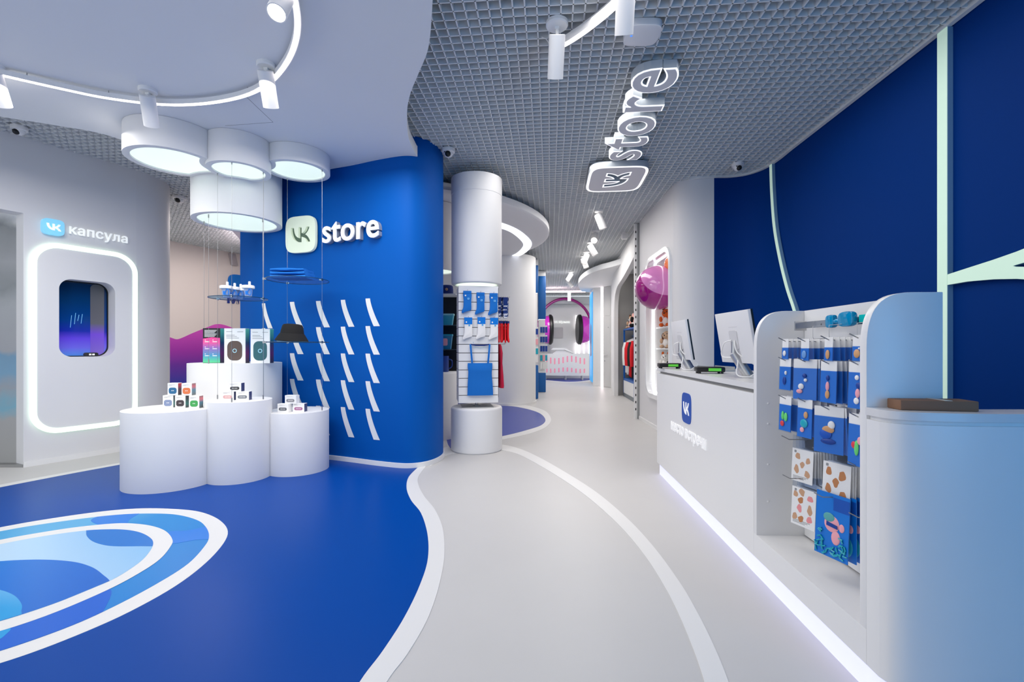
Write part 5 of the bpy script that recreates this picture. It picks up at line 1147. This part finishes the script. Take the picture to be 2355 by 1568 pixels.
def sock(name, label, m, cardm, loc, rz, group, two=None, th=.028):
    t = thing(name, label, 'socks', loc, rz, group)
    o = [(-.045, -.02), (.045, -.02), (.046, -.12), (.048, -.2), (.044, -.222), (.02, -.232), (-.02, -.245), (-.055, -.262), (-.066, -.25), (-.06, -.225), (-.046, -.19), (-.043, -.1)]
    o = [(p.x, p.y) for p in catmull([Vector((a, b, 0)) for a, b in o], 3, True)]
    mb = MB(); mb.prism(o, -th/2, th/2, frame((0, 0, 0), (1, 0, 0), (0, 0, 1), (0, -1, 0))); mb.build('sock_pair', m, t, bevel=.006)
    mb = MB(); mb.prism([(-.047, -.08 if two else -.03), (.047, -.08 if two else -.03), (.047, .0), (-.047, .0)], -th/2-.003, th/2+.003, frame((0, 0, 0), (1, 0, 0), (0, 0, 1), (0, -1, 0))); mb.build('header_card', cardm, t, smooth=False)
    mb = MB(); f_ = frame((0, -th/2-.003, 0), (1, 0, 0), (0, 0, 1), (0, -1, 0)); mb.prism([(.009*math.cos(2*PI*i/14)-.022, .009*math.sin(2*PI*i/14)-.055) for i in range(14)], .0, .0015, f_); mb.build('sticker', PAPER, t, smooth=False)
    mb = MB(); mb.prism(rrect(.022, .02, .004, 3, .012, -.092), .0, .0015, f_)
    lg = mb.build('logo_patch', mat('patch_cyan', (150, 215, 245), .5), t, smooth=False)
    mb = MB(); mb.prism(rrect(.013, .011, .002, 2, .012, -.092), .0015, .002, f_); mb.build('logo_mark', CARD_BLUE, lg, smooth=False)
    mb = MB(); mb.tube([(0, th/2+.0, .004), (0, -th/2-.02, .004), (0, -th/2-.025, .014)], .002, 6); mb.build('hang_hook', STEEL, t)
    return t
def kpos(px, py, y=-.262): return tuple(KM @ Vector((kx(px), y, kz(py))))
gs = 'sock pairs on the front of the slatted stand'
lab = ['leftmost', 'middle', 'rightmost']
for k, (x, y) in enumerate([(1078, 671), (1108, 674), (1138, 675)]): sock('sock_pack', 'blue sock pair with a white dot, %s of the upper row on the slatted stand' % lab[k], FAB_BLUE, FAB_BLUE, kpos(x, y), KR, gs)
for k, (x, y) in enumerate([(1080, 731), (1110, 730), (1139, 731)]): sock('sock_pack', 'white sock pair under a blue card, %s of the lower row on the slatted stand' % lab[k], FAB_WHITE, CARD_BLUE, kpos(x, y), KR, gs, True)
g5 = 'patterned socks on the side of the slatted stand'; g6 = 'red socks on the side of the slatted stand'
proto = None
PATS = mat('sock_pattern', (30, 70, 150), .9); nt = PATS.node_tree; ck = nt.nodes.new('ShaderNodeTexNoise'); ck.inputs['Scale'].default_value = 26; rp = nt.nodes.new('ShaderNodeValToRGB'); tcx = nt.nodes.new('ShaderNodeTexCoord')
nt.links.new(tcx.outputs['Object'], ck.inputs['Vector']); nt.links.new(ck.outputs['Fac'], rp.inputs[0]); rp.color_ramp.interpolation = 'CONSTANT'
rp.color_ramp.elements[0].color = lin((10, 50, 120)); rp.color_ramp.elements[1].position = .55; rp.color_ramp.elements[1].color = lin((230, 232, 236)); q = rp.color_ramp.elements.new(.64); q.color = lin((20, 70, 150)); nt.links.new(rp.outputs[0], nt.nodes['Principled BSDF'].inputs['Base Color'])
for k in range(5):
    loc = tuple(KM @ Vector((.262+.026*k, -.10, kz(681)))); 
    if proto is None: proto = sock('sock_pack', 'blue and white patterned sock pair hanging on the side of the slatted stand', PATS, FAB_NAVY, loc, KR+PI/2-.1, g5, th=.02)
    else: dup(proto, loc, KR+PI/2-.1+random.uniform(-.3, .3))
proto = None
for k in range(5):
    loc = tuple(KM @ Vector((.262+.026*k, -.10, kz(737))))
    if proto is None: proto = sock('sock_pack', 'bright red sock pair hanging on the side of the slatted stand', FAB_RED, FAB_NAVY, loc, KR+PI/2-.1, g6, th=.02)
    else: dup(proto, loc, KR+PI/2-.1+random.uniform(-.3, .3))
t = thing('display_hook', 'bare double steel hook on the side of the slatted stand above the crimson garment', 'hook', tuple(KM @ Vector((.24, -.06, kz(791)))), KR)
for y in (-.02, .06):
    mb = MB(); mb.tube([(0, y, 0), (.1, y, 0), (.115, y, .02)], .003, 6); mb.build('prong', STEEL, t)
t = thing('crimson_garment', 'crimson garment hanging at the side of the slatted stand', 'garment', tuple(KM @ Vector((.275, -.08, kz(893)))), KR)
mb = MB(); mb.rings([(0, 0, .53, .012, .05), (.0, 0, .5, .02, .12), (.003, 0, .42, .028, .15), (.004, 0, .3, .02, .15), (.01, 0, .15, .03, .16), (.014, 0, .02, .035, .16), (.014, 0, 0, .03, .155)], 36, .1, 7); mb.build('cloth', FAB_CRIM, t, ang=60)
# blue camisole
t = thing('camisole', 'bright blue strappy camisole on a hanger on the front of the slatted stand', 'garment', tuple(KM @ Vector((kx(1107), -.26, kz(908)))), KR)
zz = lambda py: kz(py)-kz(908)
mb = MB(); mb.rings([(0, 0, zz(834.5), .145, .008), (0, 0, zz(838), .147, .014), (0, -.004, zz(846), .146, .022), (0, -.003, zz(854), .139, .020), (0, 0, zz(862), .140, .015), (.002, 0, zz(880), .147, .017), (.004, 0, zz(900), .151, .017), (.004, 0, 0, .152, .013)], 48, .05, 15); mb.build('bodice', FAB_BLUE, t, ang=60)
for s in (-1, 1):
    mb = MB(); mb.ribbon([(s*.093, -.008, zz(836)), (s*.10, -.012, zz(822)), (s*.108, -.012, zz(805)), (s*.113, -.004, zz(793)), (s*.11, .008, zz(792))], [(-.011, -.001), (.011, -.001), (.011, .001), (-.011, .001)], up=(0, -1, 0)); mb.build('strap', FAB_BLUE, t, smooth=False)
mb = MB(); mb.ribbon([(-.112, .002, zz(792)), (-.05, .0, zz(794)), (.05, 0, zz(794)), (.112, .002, zz(792))], [(-.008, -.002), (.008, -.002), (.008, .002), (-.008, .002)], up=(0, -1, 0)); mb.build('back_band', FAB_NAVY, t, smooth=False)
mb = MB(); mb.tube([(-.1, .006, zz(797)), (0, .006, zz(800)), (.1, .006, zz(797))], .003, 6); mb.tube([(-.08, .02, zz(789)), (-.08, -.012, zz(789)), (-.08, -.016, zz(786))], .0025, 6); mb.build('hanger', GLASS, t)

# ---------------- second stand, half hidden behind the blue partition
bx, by = -1.075, 6.5
lam2 = thing('drum_lamp', 'white drum lamp half hidden behind the blue partition', 'ceiling lamp', (bx, by, 2.32))
mb = MB(); mb.lathe([(.24, .03), (.25, 0), (.27, 0), (.28, .03), (.28, .925), (0, .925)], (0, 0, 0), 56); mb.build('shade', WHITE, lam2)
mb = MB(); mb.lathe([(0, .012), (.243, .012), (.243, .026), (0, .026)], (0, 0, 0), 48); mb.build('diffuser', DIFF, lam2)
sh = thing('shelf_unit', 'black backed shelf unit on a white drum behind the blue partition', 'shelf unit', (bx, by, 0))
mb = MB(); mb.lathe([(.31, 0), (.31, .89), (.28, .92), (0, .92)], (0, 0, 0), 56); mb.build('base_drum', WHITE, sh, ang=50)
mb = MB(); mb.box(-.3, .32, .14, .17, .92, 1.99); mb.build('back_panel', BLACK, sh, smooth=False)
for z in (1.22, 1.555, 1.98):
    mb = MB(); mb.box(-.3, .31, -.22, .14, z, z+.012); mb.build('shelf_board', GLASS if z < 1.9 else WHITE, sh, smooth=False)
def bagthing(name, label, cat, loc, w_, h_, m, m2=None, cyl=False):
    t = thing(name, label, cat, loc)
    mb = MB()
    if cyl: mb.lathe([(w_*.46, 0), (w_*.5, .01), (w_*.5, h_), (w_*.45, h_), (w_*.44, .02), (0, .02)], (0, 0, 0), 28)
    else: mb.prism([(-w_/2+.01, 0), (w_/2-.01, 0), (w_/2+.012, h_), (-w_/2-.012, h_)], -.05, .05, frame((0, 0, 0), (1, 0, 0), (0, 0, 1), (0, -1, 0)))
    mb.build('body', m, t, bevel=0 if cyl else .008)
    mb = MB()
    if cyl: mb.tube(catmull([(w_*.5, 0, h_*.8), (w_*.8, 0, h_*.7), (w_*.8, 0, h_*.35), (w_*.5, 0, h_*.2)], 5), .008)
    else: mb.box(-w_/2-.014, w_/2+.014, -.054, .054, h_-.015, h_+.008)
    mb.build('handle' if cyl else 'rim', m2 or m, t); return t
TEAL = mat('teal_plastic', (40, 160, 185), .4); TEALP = mat('teal_pale', (150, 215, 220), .4); TEALD = mat('teal_deep', (0, 120, 165), .4); NAVY = mat('navy_gloss', (0, 60, 150), .3)
bagthing('lunch_box', 'teal tub with a pale rim on the shelf unit behind the blue partition', 'tub', (bx+.16, by-.08, 1.567), .19, .15, TEAL, TEALP)
t = bagthing('print_bag', 'teal box with a small picture on the shelf unit behind the blue partition', 'box', (bx+.15, by-.08, 1.232), .17, .20, TEALD, TEAL)
mb = MB(); mb.prism(rrect(.07, .1, .02, 4, .0, .1), .0505, .052, frame((0, 0, 0), (1, 0, 0), (0, 0, 1), (0, -1, 0))); mb.build('picture', SKIN, t, smooth=False)
bagthing('blue_mug', 'dark blue mug on the white drum of the shelf unit', 'mug', (bx+.13, by-.12, .92), .14, .22, NAVY, cyl=True)
t = thing('printed_hat', 'blue printed cap on the top shelf behind the blue partition', 'hat', (bx+.16, by-.1, 1.992))
mb = MB(); mb.lathe([(.10, 0), (.10, .05), (.095, .11), (.08, .125), (0, .13)], (0, 0, 0), 30); mb.build('crown', FAB_NAVY, t); mb = MB(); mb.lathe([(.10, 0), (.135, -.0), (.135, .006), (.10, .012)], (0, 0, 0), 30, caps=False); mb.build('brim', FAB_NAVY, t)
mb = MB(); mb.ell((.02, -.098, .06), (.02, .006, .02), 12, 8); mb.build('print', mat('print_gold', (190, 150, 110), .6), t)

# ---------------- blue kiosks farther along the aisle, left
def kiosk(label, x0, x1, y0, y1, zl, zu, packs, seed):
    t = thing('aisle_kiosk', label, 'display stand', ((x0+x1)/2, (y0+y1)/2, 0), group='blue and white kiosks along the aisle'); w_, d = (x1-x0)/2, (y1-y0)/2
    KB = mat('kiosk_blue', (0, 92, 165), .45)
    mb = MB(); mb.box(-w_, w_, -d, d, 0, zl); mb.build('base', KB, t, bevel=.02)
    mb = MB(); mb.box(-w_+.02, w_-.02, -d+.02, d-.02, zl, zu)
    mb.build('slat_panel', WHITE, t, smooth=False)
    mb = MB(); mb.box(-w_, w_, -d, d, zu, 3.28); mb.build('head', KB, t, bevel=.02)
    mb = MB(); mb.box(-w_+.004, w_-.004, -d+.004, d-.004, 3.28, 3.42); mb.build('collar', WHITE, t, smooth=False)
    mb = MB(); mb.box(-w_+.02, w_-.02, -d+.02, d-.02, zu-.012, zu); mb.build('light', LIT, t, smooth=False)
kiosk('nearer blue and white kiosk beside the round pillar', .30, .645, 11.3, 11.75, .83, 2.6, 0, 1)
kiosk('farther blue and white kiosk with hanging packets', .74, .955, 13.0, 13.4, .55, 2.06, 0, 2)
cols = [CNV, CARD_DARK, SKIN, CTL, PAPER]
rnd = random.Random(5)
HANG = {}
def hang(label, loc, m, w_, h_, grp):
    key = (m.name, w_, h_)
    if key in HANG: return dup(HANG[key], loc, label=label)
    t = thing('hanging_packet', label, 'packet', loc, group=grp)
    mb = MB(); mb.box(-w_/2, w_/2, -.006, .006, -h_, -.03); mb.build('card', m, t, smooth=False); mb = MB(); mb.box(-w_/2, w_/2, -.005, .005, -.03, .01); mb.build('hang_strip', PAPER, t, smooth=False); mb = MB(); mb.tube([(0, -.012, .0), (0, .055, .0)], .003, 6); mb.build('hang_rod', STEEL, t); HANG[key] = t; return t
rows = [(1.87, CNV, 'navy'), (1.60, CNV, 'navy'), (1.34, CNV, 'navy'), (1.08, CTL, 'teal'), (.85, PAPER, 'white')]
for r_, (z, m, cn_) in enumerate(rows):
    for k in range(3):
        m2 = SKIN if (r_ == 3 and k == 1) else m
        hang('%s packet hanging on the farther kiosk, row %s from its top' % ('pink' if m2 is SKIN else cn_, ['first', 'second', 'third', 'fourth', 'fifth'][r_]), (.825+.07*k, 12.965, z), m2, .058, .19, 'packets on the farther kiosk')
for r_, (z, m, cn_) in enumerate([(1.75, CNV, 'navy'), (1.5, SKIN, 'pink'), (1.27, CTL, 'teal'), (1.07, PAPER, 'white')]):
    hang('%s packet on the nearer kiosk, row %s from its top' % (cn_, ['first', 'second', 'third', 'fourth'][r_]), (.60, 11.265, z), m, .075, .17, 'packets on the nearer kiosk')
# ================================================================ toy niche in the right wall
NI = NH/2; fr_ = rrect(NW, NH, .22, 12, NU, NZ)
tn = thing('toy_niche', 'tall lit white niche with shelves of plush toys in the white wall', 'display niche', tuple(WF(NU, NZ-NI, -.2)))
# local depth axis: WF w>0 is into the room
mb = MB(); flat(mb, [rrect(NW+.12, NH+.12, .27, 12, NU, NZ), rrect(NW-.02, NH-.02, .21, 12, NU, NZ)], -.02, .035, WF); mb.build('frame', mat('frame_gloss', (240, 240, 240), .15), tn, True, smooth=False)
mb = MB(); flat(mb, [rrect(NW+.02, NH+.02, .23, 12, NU, NZ), rrect(NW-.002, NH-.002, .215, 12, NU, NZ)], -.42, .0, WF); mb.build('niche_shell', GLOSSW, tn, True, ang=30)
mb = MB(); flat(mb, [rrect(NW, NH, .22, 12, NU, NZ)], -.44, -.42, WF); mb.build('niche_back', WHITE, tn, True, smooth=False)
mb = MB(); flat(mb, [rrect(NW-.004, NH-.004, .215, 12, NU, NZ), rrect(NW-.03, NH-.03, .20, 12, NU, NZ)], -.10, -.075, WF); mb.build('light_strip', mat('niche_led', (245, 250, 255), .5, emit=4), tn, True, smooth=False)
for z in (.92, 1.245, 1.58):
    mb = MB(); mb.prism([(.02, z-.018), (NW-.075, z-.018), (NW-.075, z), (.02, z)], -.41, -.13, frame(WF(NU-NW/2+.06, 0, 0), wd, (0, 0, 1), wn)); mb.build('shelf_board', WHITE, tn, True, smooth=False)
def ball(label, c, r, m, m2):
    t = thing('glossy_ball', label, 'ball', tuple(c))
    mb = MB(); mb.ell((0, 0, 0), r, 48, 32); mb.build('shell', m, t)
    if m2:
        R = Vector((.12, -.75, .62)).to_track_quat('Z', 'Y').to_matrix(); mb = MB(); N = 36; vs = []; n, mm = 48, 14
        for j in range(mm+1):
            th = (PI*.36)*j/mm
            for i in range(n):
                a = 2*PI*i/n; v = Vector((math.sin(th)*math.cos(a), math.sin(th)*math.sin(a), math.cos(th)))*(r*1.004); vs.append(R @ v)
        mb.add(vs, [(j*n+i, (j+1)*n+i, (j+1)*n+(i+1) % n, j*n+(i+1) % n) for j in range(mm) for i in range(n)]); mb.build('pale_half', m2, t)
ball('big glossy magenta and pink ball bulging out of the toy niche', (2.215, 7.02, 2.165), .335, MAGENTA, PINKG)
ball('glossy orange ball at the top of the toy niche', (2.42, 6.86, 2.50), .15, ORANGE, None)
def plush(label, loc, rz, body, belly, ear, muzzle, s=1.0, sitting=True, cat='plush toy', group=None, longear=False):
    t = thing('plush_toy', label, cat, loc, rz, group)
    mb = MB(); mb.ell((0, 0, .085*s), (.075*s, .07*s, .095*s), 20, 12); mb.build('body', body, t)
    mb = MB(); mb.ell((-.045*s, 0, .085*s), (.04*s, .05*s, .07*s), 16, 10); mb.build('belly', belly, t)
    mb = MB(); mb.ell((-.01*s, 0, .215*s), (.068*s, .075*s, .068*s), 20, 12); h = mb.build('head', body, t)
    mb = MB(); mb.ell((-.068*s, 0, .2*s), (.03*s, .038*s, .028*s), 14, 8); mb.build('muzzle', muzzle, h)
    mb = MB(); mb.ell((-.096*s, 0, .21*s), .011*s, 10, 6); mb.ell((-.068*s, .032*s, .235*s), .009*s, 8, 6); mb.ell((-.068*s, -.032*s, .235*s), .009*s, 8, 6); mb.build('face', BLACK, h)
    for y in (-1, 1):
        mb = MB()
        if longear: mb.ell((0, y*.078*s, .195*s), (.03*s, .016*s, .055*s), 12, 8)
        else: mb.ell((.0, y*.055*s, .285*s), (.016*s, .026*s, .034*s), 12, 8)
        mb.build('ear', ear, h)
        mb = MB(); mb.ell((-.075*s, y*.055*s, .03*s), (.06*s, .028*s, .03*s), 14, 8); mb.build('leg', body, t)
        mb = MB(); mb.ell((-.05*s, y*.078*s, .12*s), (.035*s, .022*s, .045*s), 12, 8); mb.build('arm', body, t)
    return t
OR = mat('plush_orange', (226, 104, 40), .95); WP = mat('plush_white', (240, 236, 230), .95); TN = mat('plush_tan', (205, 170, 140), .95); BR = mat('plush_brown', (110, 70, 50), .95); PKP = mat('plush_pink', (240, 180, 170), .95); BKP = mat('plush_black', (30, 26, 26), .95)
plush('orange plush animal with a white belly on the upper shelf of the toy niche', tuple(WF(1.03, 1.582, -.23)), .75, OR, WP, BR, OR, 1.0)
plush('tan plush dog with brown ears on the middle shelf of the toy niche', tuple(WF(1.02, 1.247, -.23)), .75, TN, WP, BR, TN, .95, longear=True)
plush('white plush cat with orange ears on the lower shelf of the toy niche', tuple(WF(1.10, .922, -.23)), .8, WP, WP, OR, WP, .85)
plush('dark plush animal beside the white cat on the lower shelf of the toy niche', tuple(WF(.86, .922, -.27)), .7, BKP, WP, NAVY, WP, .8)
t = thing('glossy_ring', 'small purple ring lying at the bottom of the toy niche', 'ring', tuple(WF(1.0, NZ-NI+.09, -.2)))
mb = MB(); mb.tube([(0, .07*math.cos(a), .07*math.sin(a)) for a in [2*PI*i/28 for i in range(28)]], .012, 8, True); mb.build('hoop', mat('lilac_gloss', (150, 100, 190), .3), t)

# ================================================================ clothes alcove
rk = thing('clothes_rack', 'blue framed clothes rack with a white drawer in the steel lined alcove', 'clothes rack', (3.08, 11.28, 0), -.063)
KB2 = mat('rack_blue', (0, 92, 176), .4); hw, dp_, H_ = .67, .21, 1.70
for (y, x) in ((-hw, -dp_), (hw, -dp_), (-hw, dp_), (hw, dp_)):
    mb = MB(); mb.box(x-.02, x+.02, y-.02, y+.02, .06, H_); mb.build('post', KB2, rk, smooth=False)
mb = MB(); mb.box(-dp_-.02, dp_+.02, -hw-.02, hw+.02, H_, H_+.035); mb.build('top_shelf', KB2, rk, smooth=False)
mb = MB(); mb.box(-dp_-.02, dp_+.02, -hw-.02, hw+.02, .42, .475); mb.build('lower_shelf', KB2, rk, smooth=False)
mb = MB(); mb.box(-dp_-.018, dp_, -hw+.02, hw-.02, .10, .42); mb.build('drawer', WHITE, rk, smooth=False)
mb = MB(); mb.box(-dp_-.02, dp_+.02, -hw-.02, hw+.02, .0, .10); mb.build('plinth', mat('rack_plinth', (120, 128, 134), .4, metal=.5), rk, smooth=False)
mb = MB(); mb.tube([(0, -hw, 1.56), (0, hw, 1.56)], .014, 12); mb.build('rail', KB2, rk)
mb = MB(); mb.box(dp_+.0, dp_+.015, -hw, hw, .48, H_); mb.build('back_panel', KB2, rk, smooth=False)
RM = Matrix.Translation((3.08, 11.28, 0)) @ Matrix.Rotation(-.063, 4, 'Z')
def shirt(label, y, m, m2, L, rz, seed):
    t = thing('hung_garment', label, 'garment', tuple(RM @ Vector((0, y, 1.56))), -.063+rz, group='garments on the blue rack')
    z0 = -.13
    mb = MB(); mb.rings([(0, 0, z0+.03, .06, .03), (0, 0, z0, .13, .045), (0, 0, z0-.04, .20, .055), (0, 0, z0-.12, .225, .06), (0, 0, z0-.35, .205, .055), (0, 0, z0-L, .21, .06), (0, 0, z0-L-.01, .2, .05)], 40, .22, 8, seed); mb.build('garment_body', m, t, ang=60)
    for s in (-1, 1):
        mb = MB(); mb.tube([(s*.19, 0, z0-.05), (s*.235, .0, z0-.2), (s*.24, .01, z0-.42), (s*.235, .015, z0-.62)], [.06, .055, .05, .042], 14); mb.build('sleeve', m2, t)
    mb = MB(); mb.tube(catmull([(-.18, 0, z0-.01), (-.06, 0, z0+.045), (0, 0, z0+.07), (.06, 0, z0+.045), (.18, 0, z0-.01)], 5), .008, 8); mb.tube(catmull([(0, 0, z0+.07), (0, 0, z0+.11), (.02, 0, z0+.135), (0, 0, z0+.148), (-.016, 0, z0+.13)], 5), .004, 6); mb.build('hanger', PAPER, t)
for i, (y, m, m2, L, lab) in enumerate([(.50, FAB_WHITE, FAB_WHITE, .80, 'white long sleeved garment at the far end of the blue rack'), (.34, FAB_WHITE, FAB_WHITE, .84, 'white long sleeved garment, second from the far end of the blue rack'), (.18, FAB_WHITE, FAB_RED, .78, 'white garment with red sleeves in the middle of the blue rack'),
                                        (.02, FAB_RED, FAB_RED, .86, 'red garment in the middle of the blue rack'), (-.16, FAB_RED, FAB_BLACK, .88, 'red garment with black sleeves, third from the near end of the blue rack'), (-.34, FAB_BLACK, FAB_BLACK, .88, 'black garment, second from the near end of the blue rack'), (-.50, FAB_BLACK, FAB_RED, .86, 'black garment with red sleeves at the near end of the blue rack')]): shirt(lab, y, m, m2, L, .1*math.sin(i*2.1), i)
for lab, y, s, a, b, c in [('tan plush dog on top of the blue clothes rack', .42, 1.15, TN, WP, BR), ('pink plush animal in the middle on top of the blue clothes rack', .05, 1.15, PKP, WP, PKP), ('black plush animal on top of the blue clothes rack, nearest the steel post', -.36, 1.6, BKP, PKP, BKP)]:
    plush(lab, tuple(RM @ Vector((-.06, y, H_+.036))), .6, a, b, c, b, s)
lamp('alcove_light', 'AREA', (2.95, 10.6, 3.2), 14, .5, size_y=1.5)

# ================================================================ headphone display at the end of the aisle
hp = thing('giant_headphones', 'giant magenta headphones mounted on the white back wall', 'wall display', (2.10, 18.32, 1.98))
mb = MB(); path = [(1.08*math.cos(a), 0, 1.22*math.sin(a)) for a in [PI*i/40 for i in range(41)]]
mb.ribbon(path, [(-.10, -.045), (.10, -.045), (.10, .045), (-.10, .045)], up=(0, 1, 0)) if False else mb.tube(path, .055, 14); mb.build('headband', MAGENTA, hp); mb = MB(); mb.box(-.05, .05, .04, .62, 1.18, 1.24); mb.box(-1.03, -.95, .04, .62, -.04, .04); mb.build('wall_mount', STEEL, hp, smooth=False)
for s in (-1, 1):
    prof = [(.0, .62), (.25, .60), (.42, .50), (.52, .36), (.555, .2), (.555, .1)]
    mb = MB(); mb.lathe([(r, s*(z+.50)) for r, z in prof], (0, 0, 0), 48, 'X'); c_ = mb.build('ear_cup', mat('cup_magenta', (205, 50, 190), .2, coat=.5), hp)
    mb = MB(); mb.lathe([(.40, s*.49), (.54, s*.49), (.60, s*.55), (.60, s*.62), (.54, s*.66), (.40, s*.66)], (0, 0, 0), 48, 'X'); mb.build('ear_pad', BLACK, c_)
t = thing('music_lettering', 'small white lit words on the back wall between the giant headphones', 'sign', PX(1291, 18.93, 2.3))
isl = text_islands('VK Музыка', 1, .03); x0_, x1_ = text_width(isl); Wd = 37/1060*18.7; sc = Wd/(x1_-x0_); xl = PX(1274, 18.93, 0)[0]
mb = MB(); letters(mb, isl, .0, .03, frame((xl, 18.93, 2.27), (1, 0, 0), (0, 0, 1), (0, -1, 0)), -x0_*sc, 0, sc, sc); mb.build('lettering', LETTERLIT, t, True, smooth=False)
xt = PX(1268, 18.93, 0)[0]
mb = MB(); mb.prism(rrect(.15, .15, .045, 5, 0, 0), 0, .03, frame((xt, 18.93, 2.32), (1, 0, 0), (0, 0, 1), (0, -1, 0))); mb.build('logo_tile', mat('tile_pinkwhite', (250, 225, 235), .4, emit=.8), t, True, smooth=False)
t = thing('white_plate', 'square white plate on the back wall under the small lit words', 'plate', PX(1282.5, 18.93, 1.25))
mb = MB(); mb.prism(rrect(.44, .44, .04, 5, 0, 0), 0, .015, frame((PX(1282.5, 18.93, 0)[0], 18.935, zat(765, 18.93)), (1, 0, 0), (0, 0, 1), (0, -1, 0))); mb.build('panel', mat('plate_pale', (205, 200, 202), .5), t, True, smooth=False)
NEON = mat('neon_tube', (255, 252, 255), .5, emit=1.6)
for lab, px, y0_, y1_ in [('short white neon tube above, left of the right ear cup', 1325, 725, 757), ('white neon tube under the right ear cup, leftmost of the lower four', 1324, 788, 813), ('white neon tube under the right ear cup, second from left of the lower four', 1332.5, 786, 813), ('white neon tube under the right ear cup, third from left of the lower four', 1343, 788, 813), ('white neon tube under the right ear cup, rightmost of the lower four', 1354, 780, 813)]:
    x = PX(px, 18.86, 0)[0]; t = thing('neon_tube', lab, 'light', (x, 18.86, zat(y1_, 18.86)), group='white neon tubes on the back wall')
    L = zat(y0_, 18.86)-zat(y1_, 18.86); mb = MB(); mb.tube([(0, 0, 0), (0, 0, L)], .028, 10); mb.build('tube', NEON, t)
    mb = MB(); mb.box(-.012, .012, .02, .07, L*.2, L*.26); mb.box(-.012, .012, .02, .07, L*.74, L*.8); mb.build('bracket', WHITE, t, smooth=False)
bc = thing('music_counter', 'white counter with rows of pink dashes before the headphone wall', 'counter', (2.1, 18.2, 0))
cp = catmull([Vector(p) for p in [(1.0, 18.65, 0), (1.2, 18.32, 0), (1.6, 18.06, 0), (2.1, 17.93, 0), (2.6, 17.9, 0), (3.0, 17.95, 0)]], 6)
mb = MB(); mb.ribbon(cp, [(0, .17), (-.3, .17), (-.3, 1.03), (0, 1.03)]); mb.build('curved_front', WHITE, bc, True, ang=40)
for x, y in ((1.35, 18.5), (2.1, 18.15), (2.75, 18.1)): mb = MB(); mb.lathe([(.05, 0), (.05, .18)], (x, y, 0), 14); mb.build('leg', ALU, bc, True)
tot = [0]
for i in range(1, len(cp)): tot.append(tot[-1]+(cp[i]-cp[i-1]).length)
def cpat(s):
    for i in range(1, len(cp)):
        if s <= tot[i]: d = (cp[i]-cp[i-1]).normalized(); return cp[i-1].lerp(cp[i], (s-tot[i-1])/(tot[i]-tot[i-1])), d, Vector((d.y, -d.x, 0))
rnd = random.Random(2)
for k in range(13):
    p, d, n = cpat(.12+.165*k)
    for (zb, hh) in ((.66+.05*math.sin(k*.9), .24), (.30+.03*math.sin(k*.9+1), .17)): mb = MB(); mb.prism(rrect(.055, hh, .025, 4, 0, hh/2), .002, .006, frame((p.x, p.y, zb), d, (0, 0, 1), n)); mb.build('dash', mat('dash_pink', (245, 150, 175), .5, emit=.15), bc, True, smooth=False)
t = thing('display_stand', 'low white slanted stand with a dark underside on the dashed counter', 'stand', (1.95, 18.15, 1.03))
mb = MB(); mb.prism([(-.42, .15), (-.35, .22), (.12, .22), (.50, .02), (.46, 0), (.10, .15)], -.14, .14, frame((0, 0, 0), (1, 0, 0), (0, 0, 1), (0, -1, 0))); mb.build('slanted_top', WHITE, t, smooth=False)
mb = MB(); mb.prism([(-.38, .0), (.3, .0), (.15, .12), (-.2, .12)], -.1, .1, frame((0, 0, 0), (1, 0, 0), (0, 0, 1), (0, -1, 0))); mb.build('foot', mat('stand_grey', (225, 222, 224), .5), t, smooth=False)
# bright screen on the side of the door wall
wall_ribbon('wall_screen_side', [(2.655, 15.1), (2.86, 17.0)], 0, 3.3, .1, WHITE, 1, 1, False)
ws = thing('wall_screen', 'tall bright blue wall screen seen edge-on beside the grey back door', 'screen', (2.70, 15.9, .2))
sa_, sb_ = Vector((2.655, 15.12, 0)), Vector((2.79, 16.4, 0)); sd_ = (sb_-sa_).normalized(); sn_ = Vector((-sd_.y, sd_.x, 0)); SF = frame(sa_, sd_, (0, 0, 1), sn_); sl = (sb_-sa_).length
mb = MB(); mb.prism([(.05, .12), (sl, .12), (sl, 3.1), (.05, 3.1)], .002, .03, SF); mb.build('screen_face', mat('screen_blue', (60, 170, 235), .3, emit=.5), ws, True, smooth=False)
mb = MB(); mb.prism([(.3, 1.0), (.75, .95), (.8, 1.6), (.65, 2.1), (.4, 2.0)], .03, .032, SF); mb.build('screen_figure', mat('screen_brown', (130, 50, 40), .4, emit=.3), ws, True, smooth=False)
